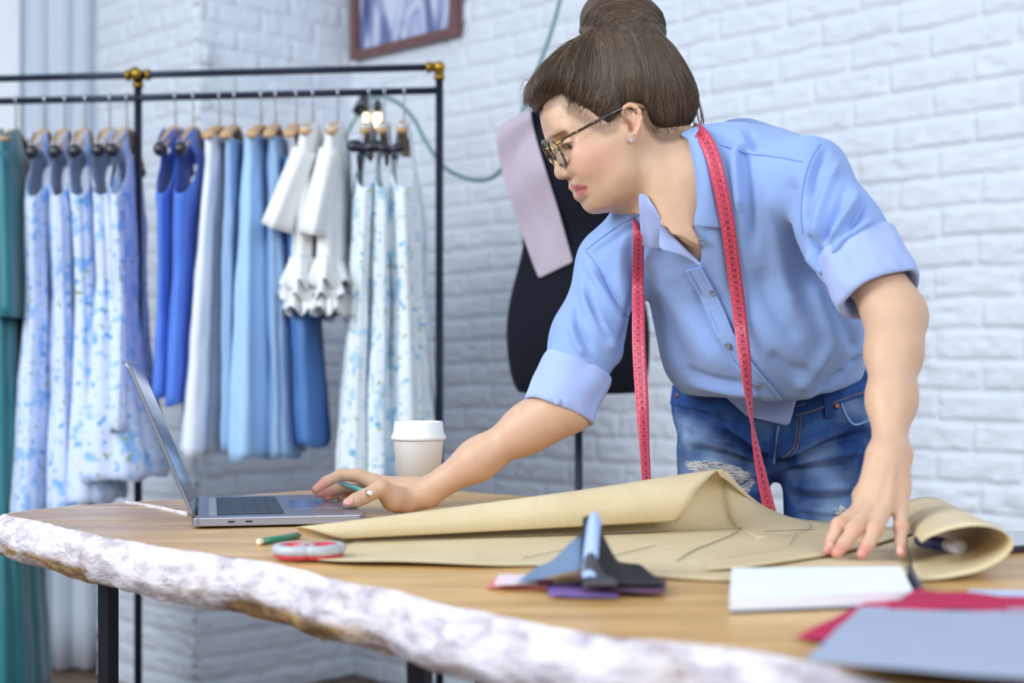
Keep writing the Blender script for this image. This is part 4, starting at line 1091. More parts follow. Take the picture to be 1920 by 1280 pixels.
def build_body():
    s = Sdf()
    m = 1.0/1276
    # skull and face
    s.ell(HW(1138, 168), (0.094, 0.081, 0.073), HAX, 0.01)
    s.ell(HW(1195, 180), (0.060, 0.062, 0.068), HAX, 0.03)
    s.ell(HW(1085, 238), (0.055, 0.062, 0.060), HAX, 0.03)          # brow and upper face
    s.ell(HW(1127, 300), (0.047, 0.076, 0.055), HAX, 0.03)          # lower face
    s.ell(HW(1150, 290), (0.052, 0.064, 0.059), HAX, 0.03)
    for sg in (1, -1): s.ell(HW(1125, 325, 0.036*sg), (0.024, 0.026, 0.014), HAX, 0.03)
    for sg in (1, -1):
        s.cap(HW(1185, 262, 0.056*sg), HW(1172, 318, 0.047*sg), 0.016, 0.015, 0.03)   # jaw branch
        s.cap(HW(1172, 318, 0.047*sg), HW(1122, 378, 0.016*sg), 0.015, 0.014, 0.03)   # jaw edge
        s.ell(HW(1097, 295, 0.038*sg), (0.024, 0.022, 0.014), HAX, 0.03)               # cheekbone
        s.cap(HW(1104, 292, 0.046*sg), HW(1170, 248, 0.060*sg), 0.009, 0.010, 0.04)    # cheek arch
        s.cap(HW(1036, 256, 0.012*sg), HW(1072, 243, 0.045*sg), 0.008, 0.008, 0.016)   # brow ridge
    s.ell(HW(1116, 381), (0.016, 0.015, 0.020), HAX, 0.02)          # chin
    s.ell(HW(1100, 354), (0.026, 0.024, 0.033), HAX, 0.025)         # mouth mound
    for sg in (1, -1):
        s.ell(HW(1060, 271, 0.034*sg), (0.013, 0.014, 0.018), HAX, 0.016, 's')         # eye socket
    # nose
    s.cap(HW(1040, 276), HW(1049, 320), 0.0065, 0.0085, 0.012)
    s.ell(HW(1050, 325), (0.0105, 0.0095, 0.0095), HAX, 0.008)
    s.cap(HW(1048, 278), HW(1062, 318), 0.0095, 0.0115, 0.012)
    for sg in (1, -1):
        s.ell(HW(1066, 326, 0.0125*sg), (0.0092, 0.0086, 0.0084), HAX, 0.004)          # wing of the nose
    # front outline of the face
    prof = [(985, 150), (1003, 180), (1010, 203), (1015, 219), (1020, 236), (1025, 251), (1027, 260), (1031, 268), (1036, 280), (1039, 294),
            (1039.5, 308), (1038.5, 318), (1039.5, 326), (1043, 333), (1048, 337.5), (1054, 338), (1062, 336), (1067, 338.5), (1068, 343), (1068, 347),
            (1069.5, 351.5), (1073, 354), (1079, 357), (1080, 361), (1080.5, 366), (1084, 370), (1089, 372.5), (1095, 374), (1098, 380), (1101, 387),
            (1106, 392.5), (1113, 396), (1120, 395.5), (1128, 392.5), (1144, 382), (1161, 371.5), (1176, 365), (1200, 372), (1330, 480), (1420, 300), (1400, -60), (1000, -60)]
    s.poly([HQ(*p) for p in prof], headproj, HOn-0.28, HOn+0.28, 0.006)
    for sg in (1, -1):
        # lips
        s.chain([HW(1075, 350.0, 0.003*sg), HW(1081, 350, 0.013*sg), HW(1097, 350.5, 0.0265*sg)], [0.0054, 0.0050, 0.0022], 0.006)
        s.chain([HW(1087, 362.5, 0.003*sg), HW(1090, 360.5, 0.012*sg), HW(1099, 353.5, 0.0255*sg)], [0.0068, 0.0060, 0.0022], 0.006)
        s.cap(HW(1066, 333, 0.009*sg), HW(1058, 336.5, 0.0065*sg), 0.0026, 0.0030, 0.003, 's')    # nostril
        s.chain([HW(1068, 313, 0.0185*sg), HW(1077, 320, 0.0205*sg), HW(1079, 332, 0.0205*sg), HW(1076, 337, 0.018*sg)], [0.0012, 0.0026, 0.0026, 0.0014], 0.005, 's')      # crease beside the nose
        # closed-over eye ball with a slit for the eye
        s.ell(HW(1077, 266.0, 0.032*sg), (0.0142, 0.0142, 0.0142), HAX, 0.005)
        s.cap(HW(1057, 274.0, 0.0205*sg), HW(1061, 267.5, 0.033*sg), 0.0020, 0.0027, 0.004)          # upper lid edge
        s.cap(HW(1061, 267.5, 0.033*sg), HW(1084, 259.0, 0.0465*sg), 0.0027, 0.0020, 0.004)
        s.chain([HW(1062, 276.5, 0.021*sg), HW(1066, 274.5, 0.034*sg), HW(1084, 264.0, 0.0455*sg)], [0.0042, 0.0052, 0.0036], 0.002, 's')
    # neck
    s.ell(HW(1150, 345), (0.040, 0.030, 0.038), HAX, 0.03)
    s.cap(HW(1228, 262), NB, 0.047, 0.051, 0.022)
    s.cap(HW(1222, 300), P(1268, 395, 2.08), 0.040, 0.040, 0.02)
    s.cap(HW(1200, 268, 0.046), P(1268, 440, 2.035), 0.012, 0.010, 0.02)      # neck muscle
    s.cap(HW(1200, 345, 0.0), P(1240, 425, 2.06), 0.018, 0.014, 0.02)           # throat
    s.n_head = len(s.ops)
    # ears
    for sg in (1, -1):
        g = lambda x, y, r: HW(x, y, r*sg)
        s.ell(g(1184, 230, 0.072), (0.0165, 0.030, 0.0060), (FW*0.94+UP*0.34, UP*0.94-FW*0.34, E3), 0.006)
        s.chain([g(1173, 226, 0.075), g(1169, 213, 0.079), g(1172, 202, 0.082), g(1181, 197, 0.084), g(1191, 199.5, 0.086), g(1198, 209, 0.087), g(1200.5, 222, 0.0865),
                 g(1198, 237, 0.084), g(1193, 250, 0.080), g(1187, 260, 0.077), g(1182, 259, 0.075)],
                [0.0030, 0.0031, 0.0032, 0.0032, 0.0034, 0.0034, 0.0035, 0.0037, 0.0044, 0.0060, 0.0040], 0.003)
        s.chain([g(1186, 211, 0.0800), g(1192, 221, 0.0820), g(1190.5, 235, 0.0815), g(1184, 248, 0.079)], [0.0026, 0.0032, 0.0034, 0.0030], 0.003)
        s.ell(g(1180.5, 234, 0.084), (0.0068, 0.0115, 0.0140), HAX, 0.003, 's')
        s.ell(g(1179, 210, 0.086), (0.0066, 0.0062, 0.0085), HAX, 0.003, 's')
        s.chain([g(1193.5, 207, 0.087), g(1196, 221, 0.0875), g(1194, 238, 0.085)], [0.0018, 0.0022, 0.0018], 0.003, 's')
        s.cap(g(1173, 237, 0.076), g(1175, 244, 0.078), 0.0036, 0.0032, 0.003)   # tragus
    # torso, hidden by the shirt except at the neck
    for c, r in TORSO[:2]: s.ell(P(*c), tuple(x-0.013 for x in r), TAX, 0.05)
    s.ell(P(1455, 715, 2.41), (0.130, 0.10, 0.085), TAX, 0.05)
    s.cap(RS, P(1285, 420, 2.14), 0.040, 0.052, 0.05); s.cap(LS, P(1330, 350, 2.13), 0.040, 0.052, 0.05)
    s.cap(P(1262, 432, 2.075), P(1314, 488, 2.060), 0.034, 0.032, 0.04)
    s.cap(P(1290, 440, 2.055), P(1370, 415, 2.05), 0.009, 0.007, 0.02); s.cap(P(1255, 445, 2.065), P(1220, 455, 2.09), 0.009, 0.007, 0.02)
    s.ell(PEL, (0.146, 0.080, 0.095), PAX, 0.04)
    for a, b, c in ((R_HIP, R_KNEE, R_ANK), (L_HIP, L_KNEE, L_ANK)):
        s.cap(a, b, 0.060, 0.045, 0.02); s.cap(b, c, 0.045, 0.030, 0.03)
        s.cap(c+Vector((0, 0.02, -0.05)), c+Vector((-0.01, -0.13, -0.055)), 0.028, 0.022, 0.03)
    # arms
    s.cap(RS, RE, 0.042, 0.037, 0.02); s.cap(LS, LE, 0.042, 0.036, 0.02)
    fr = (RW-RE); fl = (LW-LE)
    s.chain([RE, RE+fr*0.25, RE+fr*0.62, RW], [0.0345, 0.0312, 0.0265, 0.0215], 0.03)
    s.cap(RE+Vector((0.012, -0.005, -0.012)), RE+fr*0.3+Vector((0.0, 0, -0.006)), 0.0265, 0.025, 0.02)
    s.chain([LE, LE+fl*0.28, LE+fl*0.62, LW], [0.0315, 0.0305, 0.0255, 0.0198], 0.03)
    s.cap(LE+Vector((0.008, 0.008, -0.004)), LE+fl*0.18, 0.025, 0.022, 0.02)
    s.cap(LW+Vector((-0.006, 0, 0)), LW+Vector((0.006, 0, 0)), 0.0205, 0.0205, 0.01)
    # --- her left hand, pressing on the paper (back of the hand towards the camera)
    kn = [P(1613, 956, 1.667), P(1636, 948, 1.658), P(1661, 947, 1.658), P(1687, 950, 1.667)]
    wr = [P(1650, 858, 1.703), P(1660, 856, 1.699), P(1671, 856, 1.701), P(1682, 858, 1.709)]
    for a, b, rb in zip(wr, kn, (0.0115, 0.0118, 0.0112, 0.0105)): s.cap(a, b, 0.0155, rb, 0.012)
    s.cap(P(1652, 885, 1.707), P(1678, 915, 1.695), 0.017, 0.016, 0.015)
    for a, b in zip(wr, kn): s.cap(a.lerp(b, 0.25)+Vector((0, -0.0125, 0.004)), b+Vector((0, -0.0075, 0.003)), 0.0022, 0.0034, 0.006)   # tendons
    tips = [[(1613, 956, 1.667), (1574, 984, 1.637), (1561, 1012, 1.631), (1554, 1031, 1.621)],
            [(1636, 948, 1.658), (1602, 991, 1.620), (1584, 1018, 1.610), (1569, 1036, 1.597)],
            [(1661, 947, 1.658), (1641, 991, 1.615), (1629, 1018, 1.605), (1616, 1038, 1.591)],
            [(1687, 950, 1.667), (1689, 988, 1.631), (1689, 1016, 1.615), (1691, 1037, 1.595)]]
    rads = [[0.0100, 0.0086, 0.0076, 0.0062], [0.0104, 0.0088, 0.0078, 0.0064], [0.0102, 0.0084, 0.0074, 0.0060], [0.0094, 0.0076, 0.0066, 0.0056]]
    for t, r in zip(tips, rads):
        s.chain([P(*x) for x in t], r, 0.0035)
        s.ell(P(*t[1]), (r[1]*1.06,)*3, None, 0.004)
    s.chain([P(1644, 880, 1.715), P(1619, 930, 1.720), P(1615, 978, 1.705), P(1619, 1014, 1.675)], [0.014, 0.0125, 0.0098, 0.0072], 0.006)   # thumb, behind the fingers
    # --- her right hand on the laptop
    s.cap(RW, P(772, 926, 2.17), 0.0215, 0.0205, 0.012)
    s.cap(P(772, 930, 2.165), P(742, 938, 2.165), 0.0205, 0.0185, 0.012)
    for q, rr in (((703, 904, 2.165), 0.0125), ((705, 906, 2.185), 0.0125), ((708, 912, 2.205), 0.012), ((712, 920, 2.222), 0.011)):
        s.cap(P(775, 922, 2.175), P(*q), 0.017, rr, 0.012)
    s.chain([P(760, 938, 2.155), P(738, 934, 2.135), P(714, 914, 2.115), P(682, 931, 2.105), P(668, 937, 2.098), P(652, 942.5, 2.092)], [0.020, 0.0185, 0.0125, 0.0102, 0.0098, 0.0078], 0.006)
    s.chain([P(703, 904, 2.165), P(672, 891, 2.168), P(640, 889.5, 2.168), P(611, 903, 2.165), P(592, 917, 2.16)], [0.0122, 0.0104, 0.0094, 0.0084, 0.0066], 0.003)
    s.chain([P(705, 908, 2.19), P(650, 911, 2.207), P(618, 920, 2.205), P(598, 926, 2.198)], [0.0118, 0.0092, 0.0080, 0.0066], 0.003)
    s.chain([P(708, 912, 2.207), P(662, 916, 2.235), P(634, 926, 2.225), P(613, 932, 2.205)], [0.0112, 0.0086, 0.0074, 0.0062], 0.003)
    s.chain([P(712, 920, 2.222), P(680, 922, 2.255), P(656, 929, 2.245), P(640, 933, 2.225)], [0.0104, 0.0078, 0.0068, 0.0058], 0.003)
    return s

# --- shapes of the shirt and the jeans
ss = Sdf()
for c, r in TORSO: ss.ell(P(*c), r, TAX, 0.05)
ss.ell(P(1424, 640, 2.17), (0.162, 0.10, 0.085), TAX, 0.05)
ss.ell(P(1440, 690, 2.27), (0.160, 0.055, 0.125), TAX, 0.05)
ss.cap(RS, P(1270, 420, 2.15), 0.050, 0.066, 0.05); ss.cap(LS+Vector((-.01,0,-.01)), P(1330, 350, 2.14), 0.047, 0.070, 0.05)
ss.cap(P(1395, 287, 2.17), P(1480, 310, 2.10), 0.052, 0.042, 0.05)
ss.chain([RS, RS.lerp(RE, 0.55), RS.lerp(RE, 0.92)], [0.052, 0.049, 0.043], 0.03)
ss.chain([LS+Vector((-.006,0,-.006)), LS.lerp(LE, 0.4)+Vector((-.008,0,-.004)), LS.lerp(LE, 0.68)], [0.050, 0.051, 0.047], 0.03)
torso_f = list(ss.ops)
neck_dir = (HW(1228, 262)-NB).normalized()
ss.cap(NB+neck_dir*0.005, NB+neck_dir*0.25, 0.058, 0.066, 0.012, 's')
# opening of the collar
vopen = np.array([(1200, 350), (1216, 374), (1240, 411), (1276, 455), (1311, 494), (1313, 474), (1297, 428), (1306, 386), (1303, 320), (1288, 262), (1250, 240)], float)
solid = Sdf(); solid.ops = torso_f
def _open(p):
    q = np.stack([960+FPX*p[..., 0]/p[..., 1], HOR+FPX*(HC-p[..., 2])/p[..., 1]], -1)
    t = Sdf(); t.poly(vopen, lambda z: z, (0,)*3, (1,)*3)
    d = t.ops[0][1](q)/1270.0
    c = p.reshape(-1, 3); dep = solid.at(c).reshape(p.shape[:-1])
    return np.maximum(np.maximum(d, -(dep+0.032)), p[..., 1]-2.2)
ss.ops.append(('s', _open, np.array(P(1200, 500, 1.95))-0.05, np.array(P(1320, 240, 2.2))+0.05, 0.004))
# lower edge
hem = [(1150, 735), (1268, 737), (1330, 741), (1400, 742), (1450, 746), (1512, 746), (1560, 732), (1640, 702), (1760, 650), (1760, 1000), (1150, 1000)]
ss.poly(hem, lambda p: np.stack([960+FPX*p[..., 0]/p[..., 1], HOR+FPX*(HC-p[..., 2])/p[..., 1]], -1)/1200.0, np.array(P(1270, 800, 2.0))-0.3, np.array(P(1630, 650, 2.5))+0.3, 0.006, 's')
_h = np.array(hem)/1200.0
o_ = ss.ops.pop(); ss.poly(_h, lambda p: np.stack([960+FPX*p[..., 0]/p[..., 1], HOR+FPX*(HC-p[..., 2])/p[..., 1]], -1)/1200.0, o_[2], o_[3], 0.006, 's')
js = Sdf()
js.ell(PEL+Vector((0, 0, 0.0)), (0.166, 0.100, 0.112), PAX, 0.05)
js.ell(P(1455, 745, 2.45), (0.160, 0.105, 0.12), (HIPX, HIPF, Vector((0, 0, 1))), 0.05)
js.ell(P(1452, 742, 2.45), (0.166, 0.114, 0.10), (HIPX, HIPF, Vector((0, 0, 1))), 0.05)
for a, b, c in ((R_HIP, R_KNEE, R_ANK), (L_HIP, L_KNEE, L_ANK)):
    js.cap(a+Vector((0, 0, 0.02)), b, 0.073, 0.060, 0.016); js.cap(b, c, 0.060, 0.048, 0.016)
js.cap(R_HIP+Vector((-0.012, 0.01, 0.03)), R_HIP+Vector((-0.008, 0.01, -0.10)), 0.072, 0.070, 0.02); js.cap(L_HIP+Vector((0.006, 0.01, 0.04)), L_HIP+Vector((0.003, 0.01, -0.08)), 0.074, 0.071, 0.02)
js.ops.append(('s', lambda p: (HC+0.032)-p[..., 2]+0.11*(p[..., 0]-0.46)-0.0, np.array(PEL)+np.array((-.3, -.3, 0)), np.array(PEL)+np.array((.3, .3, .3)), 0.004))

body_sdf = build_body()
bv, bf = body_sdf.mesh(0.0019)
head_sdf = Sdf(); head_sdf.ops = body_sdf.ops[:body_sdf.n_head]
def tuck():
    """keep the skin under the clothes"""
    global bv
    q = to_px(bv)
    nk = np.array(tuple(neck_dir)); along = (bv-np.array(tuple(NB))) @ nk
    rad = np.linalg.norm((bv-np.array(tuple(NB)))-along[:, None]*nk, axis=1)
    neck = (along > -0.012) & (rad < 0.125) & ((q[:, 1] < 395) | ((q[:, 0] > 1238) & (q[:, 1] < 425)))
    ta = lambda a, b: ((bv-np.array(tuple(a))) @ np.array(tuple(b-a)))/(b-a).length_squared
    arm = ((ta(RS, RE) > 0.80) & (q[:, 0] < 1190)) | ((ta(LS, LE) > 0.60) & (q[:, 0] > 1570) & (bv[:, 1] < 2.05))
    head = ((q[:, 1] < 345) & (q[:, 0] < 1300)) | ((q[:, 1] < 402) & (q[:, 0] < 1200) & (bv[:, 1] < 2.17))
    zone = ~neck & ~arm & ~head & (q[:, 1] < 760) & (q[:, 1] > 215)
    vt = Sdf(); vt.poly(vopen, lambda z: z, (0,)*3, (1,)*3)
    for _ in range(3):
        idx = np.nonzero(zone)[0]
        d = solid.at(bv[idx]); inv = vt.ops[0][1](to_px(bv[idx])) < 3
        lim = np.where(inv & (bv[idx][:, 1] < 2.2), np.interp(to_px(bv[idx])[:, 1], [405, 485], [0.03, -0.005]), -0.012)
        m = (d > lim) & (d < 0.06); k = idx[m]
        bv[k] -= solid.grad(bv[k])*(d[m]-lim[m])[:, None]
    zone = (q[:, 1] > 735) & (q[:, 0] > 1225) & (q[:, 0] < 1680) & (bv[:, 1] > 2.05) & (bv[:, 2] > 0.12)
    for _ in range(2):
        idx = np.nonzero(zone)[0]; d = js.at(bv[idx]); m = (d > -0.008) & (d < 0.05); k = idx[m]
        bv[k] -= js.grad(bv[k])*(d[m]+0.008)[:, None]
tuck()
body = np_mesh('body', bv, bf, SKIN, person)
# colour of the skin itself: lips, cheeks, knuckles, finger tips; plus painted shade at mouth line and nostrils
bN = normals_of(bv, bf)
tone = np.tile(np.array(lin(208, 171, 143)[:3]), (len(bv), 1))
def tint(points, rad, col, amt, soft=1.6):
    global tone
    c = np.array(lin(*col)[:3])
    d = np.full(len(bv), 9.0)
    for a, b in zip(points[:-1], points[1:]):
        a, b = np.array(tuple(a)), np.array(tuple(b)); e = b-a
        t = np.clip(((bv-a) @ e)/(e @ e+1e-12), 0, 1); d = np.minimum(d, np.linalg.norm(bv-a-t[:, None]*e, axis=1))
    w = amt*np.clip(soft-soft*d/rad, 0, 1)
    tone = tone*(1-w[:, None])+c*w[:, None]
_bb = BVHTree.FromPolygons([tuple(v) for v in bv], [tuple(int(i) for i in f) for f in bf])
def both_sides(pts):
    near = [on_mesh(_bb, x, y)[0] for x, y in pts]; near = [p for p in near if p is not None]
    far = [p-E3*2*(p-HO).dot(E3) for p in near]; return near, far
for pts, rad, col, amt in (([(1085, 292), (1108, 300), (1130, 300)], 0.034, (236, 172, 156), 0.35),
        ([(1071, 348), (1078, 351), (1088, 351), (1097, 351)], 0.0050, (192, 104, 104), 0.9), ([(1083, 363), (1087, 362), (1092, 358), (1097, 353)], 0.0062, (204, 112, 116), 0.9),
        ([(1080, 357), (1088, 354.5), (1098, 351)], 0.0026, (112, 52, 54), 0.8),  # mouth gap: the shade between the lips painted as a dark line
        ([(1029, 261), (1037, 256), (1048, 252), (1060, 247)], 0.0042, (112, 84, 66), 0.65),
        ([(1012, 207), (1030, 196), (1043, 189), (1055, 186), (1066, 200), (1080, 211), (1099, 222), (1118, 235), (1136, 245), (1150, 240), (1164, 214)], 0.012, (120, 96, 78), 0.6), ([(1205, 212), (1213, 228), (1224, 246), (1242, 257), (1262, 256), (1278, 250)], 0.016, (112, 88, 70), 0.7),
        ([(1181, 200), (1199, 215), (1196, 240), (1188, 258)], 0.007, (224, 158, 134), 0.6), ([(1181, 232), (1182, 240)], 0.008, (196, 120, 96), 0.5),
        ([(1062, 336), (1066, 335)], 0.003, (150, 88, 74), 0.7)):  # shade inside the nostrils painted into the tone
    for side_pts in both_sides(pts):
        if len(side_pts) > 1: tint(side_pts, rad, col, amt, 2.2 if amt == 0.9 else 1.6)
for sg in (1, -1): tint([HW(1057, 272, 0.021*sg), HW(1061, 267.5, 0.034*sg), HW(1085, 259.5, 0.047*sg)], 0.0032, (62, 44, 38), 0.8)
for a, r in (((1554, 1031, 1.621), 0.016), ((1569, 1036, 1.597), 0.017), ((1616, 1038, 1.591), 0.017), ((1691, 1037, 1.595), 0.015), ((592, 917, 2.16), 0.026), ((598, 926, 2.198), 0.026), ((613, 932, 2.205), 0.022)):
    tint([P(*a), P(a[0]+2, a[1], a[2])], r, (212, 132, 120), 0.6)
for a in ((1602, 991, 1.6140), (1641, 991, 1.6090), (1689, 988, 1.6240), (1574, 984, 1.6310)):
    tint([P(*a), P(a[0]+3, a[1], a[2])], 0.009, (205, 138, 118), 0.5)
ca = body.data.color_attributes.new('tone', 'FLOAT_COLOR', 'POINT')
ca.data.foreach_set('color', np.concatenate([tone, np.ones((len(tone), 1))], 1).astype(np.float32).ravel())
body_bvh = bvh_of(body)

# eyes
EYE = mat('eye_white', (216, 210, 206), 0.15, coat=0.5); IRIS = mat('eye_iris', (92, 84, 60), 0.15, coat=0.5); PUPIL = mat('eye_pupil', (12, 10, 10), 0.1)
LASH = mat('eyelash', (40, 28, 24), 0.6)
for sg in (1, -1):
    bm = bmesh.new(); c = HW(1077, 266, 0.032*sg)
    bmesh.ops.create_uvsphere(bm, u_segments=24, v_segments=24, radius=0.0132)
    look = (FW*0.84-UP*0.20+E3*0.36).normalized(); q = Vector((0, 0, 1)).rotation_difference(look).to_matrix().to_4x4()
    bm.transform(Matrix.Translation(c) @ q)
    for f in bm.faces:
        ang = (f.calc_center_median()-c).normalized().angle(look)
        f.material_index = 2 if ang < 0.17 else 1 if ang < 0.46 else 0
    bm_obj('eyeball', bm, [EYE, IRIS, PUPIL], body)
    parts = []
    for k in range(16):
        u = k/15; a = HW(1057, 273, 0.021*sg).lerp(HW(1061, 267.5, 0.034*sg), min(1, u*2)) if u < 0.5 else HW(1061, 267.5, 0.034*sg).lerp(HW(1086, 259.5, 0.0475*sg), u*2-1)
        d = (FW*0.8+E3*(0.7*(u-0.35))*sg-UP*0.25).normalized()
        parts.append(tube_data([a, a+d*0.0035, a+d*0.0065+UP*0.0012], [0.0004, 0.0003, 0.0001], 3))
    V, Fc = join_data(parts); mesh_obj('eyelash', V, Fc, LASH, body)
NAIL = mat('finger_nail', (226, 170, 160), 0.22, coat=0.5)
def nail(px, py, Y, ax, sz, nrm):
    """a finger nail: small curved plate, ax = direction of the finger"""
    c = P(px, py, Y); ax = Vector(ax).normalized(); nrm = Vector(nrm); nrm = (nrm-ax*nrm.dot(ax)).normalized(); sd = ax.cross(nrm)
    V, Fc = [], []
    for i in range(6):
        for j in range(6):
            u = (i/5-0.5)*2; v = (j/5-0.5)*2; k = math.sqrt(max(0, 1-0.35*v*v))
            V.append(c+ax*(u*sz[1]*k)+sd*(v*sz[0]*math.sqrt(max(0.0, 1-0.3*u*u)))+nrm*(-0.45*sz[0]*v*v))
    for i in range(5):
        for j in range(5): Fc.append((i*6+j, i*6+j+1, i*6+j+7, i*6+j+6))
    o = mesh_obj('fingernail', V, Fc, NAIL, body); mod_solid(o, 0.0006, 1)
tnail = P(652, 942.5, 2.092)-P(682, 931, 2.105)
nail(654, 938.5, 2.0835, tnail, (0.0062, 0.0078), (-0.12, -0.85, 0.5))
for a, b, n_ in (((1557, 1024, 1.6175), (-0.15, -0.35, -0.9), (-0.2, -0.8, 0.5)), ((1690, 1030, 1.5905), (0, -0.45, -0.9), (0, -0.8, 0.45))):
    nail(*a, b, (0.0042, 0.0052), n_)

# --- hair
def hair_material():
    m = bpy.data.materials.new('brown_hair'); t = NT(m); b = t.b
    at = t.n('ShaderNodeAttribute', attribute_name='tone')
    t.l(at.outputs['Color'], b.inputs['Base Color'])
    b.inputs['Roughness'].default_value = 0.42; b.inputs['Specular IOR Level'].default_value = 0.55
    b.inputs['Anisotropic'].default_value = 0.4
    return m
HAIR = hair_material()
hs = Sdf()
hs.ell(HW(1135, 160), (0.112, 0.092, 0.0815), HAX, 0.02)
hs.ell(HW(1215, 160), (0.078, 0.082, 0.0770), HAX, 0.03)
hs.ell(HW(1238, 200), (0.060, 0.050, 0.064), HAX, 0.03)
hs.ell(HW(1178, 105), (0.080, 0.050, 0.062), HAX, 0.03)
hs.ell(HW(1040, 165), (0.050, 0.035, 0.056), HAX, 0.03)
for sg in (1, -1): hs.cap(HW(1138, 195, 0.064*sg), HW(1139, 228, 0.064*sg), 0.014, 0.007, 0.02)
outline = [(1012, 203), (1007, 199), (1001, 191), (996, 180), (998, 168), (1007, 147), (1025, 121), (1050, 96), (1073, 79), (1092, 66), (1110, 40), (1220, 40), (1241, 74), (1257, 92), (1275, 120), (1291, 148),
           (1304, 178), (1307, 200), (1303, 221), (1291, 236), (1276, 247), (1256, 252), (1238, 251), (1222, 240), (1211, 224), (1204, 210), (1196, 203), (1183, 200), (1170, 203),
           (1160, 212), (1152, 228), (1142, 240), (1134, 239), (1118, 229), (1100, 216), (1082, 206), (1068, 194), (1057, 178), (1040, 181), (1026, 190)]
hs.poly([HQ(x, y, 0.035) for x, y in outline], headproj, HOn-0.3, HOn+0.3, 0.008)
_low = np.array([HQ(x, y, 0.05) for x, y in [(1026, 190), (1040, 181), (1057, 178), (1068, 194), (1082, 206), (1100, 216), (1118, 229), (1134, 239), (1142, 240), (1152, 228), (1160, 212), (1170, 203), (1183, 200), (1196, 203), (1204, 210), (1211, 224), (1222, 240), (1240, 251), (1262, 250)]])
def _thin(p):
    q = headproj(p).reshape(-1, 2); d, t = line_dist(q, _low)
    return (head_sdf.at(p.reshape(-1, 3))-0.0012-0.8*d).reshape(p.shape[:-1])
hs.ops.append(('i', _thin, HOn-0.3, HOn+0.3, 0.006))
hv, hf = hs.mesh(0.003)
hair = np_mesh('hair', hv, hf, HAIR, body)
base_h = np.array(lin(74, 58, 46)[:3])
def put_tone(o, cols):
    ca = o.data.color_attributes.new('tone', 'FLOAT_COLOR', 'POINT')
    ca.data.foreach_set('color', np.concatenate([cols, np.ones((len(cols), 1))], 1).astype(np.float32).ravel())
put_tone(hair, np.tile(base_h*0.95, (len(hv), 1)))
# bun
bs = Sdf()
bs.ell(HW(1146, 36), (0.046, 0.040, 0.050), (E1, E2, E3), 0.01)
bs.ell(HW(1190, 44), (0.044, 0.036, 0.047), (E1, E2, E3), 0.02)
bs.ell(HW(1163, 10), (0.036, 0.020, 0.040), (E1, E2, E3), 0.02)
bs.ell(HW(1166, 68), (0.056, 0.016, 0.046), (E1, E2, E3), 0.02)
bs.chain([HW(1094, 58, 0.025), HW(1112, 63, 0.040), HW(1140, 64, 0.050), HW(1170, 57, 0.053), HW(1196, 46, 0.049), HW(1212, 34, 0.042)], [0.007, 0.009, 0.010, 0.010, 0.008, 0.004], 0.006)
bs.chain([HW(1240, 80, 0.015), HW(1234, 60, 0.030), HW(1216, 40, 0.042), HW(1192, 26, 0.047)], [0.006, 0.010, 0.010, 0.004], 0.008)
bs.chain([HW(1188, 68, 0.050), HW(1206, 72, 0.046)], [0.008, 0.006], 0.004, 's')
bunv, bunf = bs.mesh(0.0028)
bun = np_mesh('hair_bun', bunv, bunf, HAIR, hair)
put_tone(bun, np.tile(base_h*0.95, (len(bunv), 1)))
# single strands lying on the hair
hair_bvh = bvh_of(hair); bun_bvh = bvh_of(bun)
def to_surface(b, pts):
    P_, N_ = [], []
    for p in np.asarray(pts, float):
        q, n, _, _ = b.find_nearest(p); P_.append(tuple(q)); N_.append(tuple(n))
    return np.array(P_), np.array(N_)
rs = np.random.RandomState(3)
low = catmull([HQ(x, y, 0.06) for x, y in [(989, 180), (1004, 199), (1024, 189), (1042, 180), (1058, 178), (1069, 193), (1083, 206), (1101, 216), (1120, 230), (1138, 240), (1152, 229), (1162, 210), (1172, 196), (1186, 193), (1199, 198),
               (1206, 210), (1213, 226), (1224, 244), (1240, 255), (1258, 257), (1279, 251), (1296, 239), (1308, 221), (1310, 198), (1303, 174), (1290, 148)]], 10)
lown = np.gradient(low, axis=0); lown = np.stack([lown[:, 1], -lown[:, 0]], -1); lown /= np.linalg.norm(lown, axis=1)[:, None]+1e-9
top = [HQ(x, y, 0.04) for x, y in [(1092, 62), (1106, 60), (1130, 60), (1160, 60), (1190, 60), (1215, 62), (1236, 68)]]
n_str, npts = 7000, 12
W0, lift = [], []
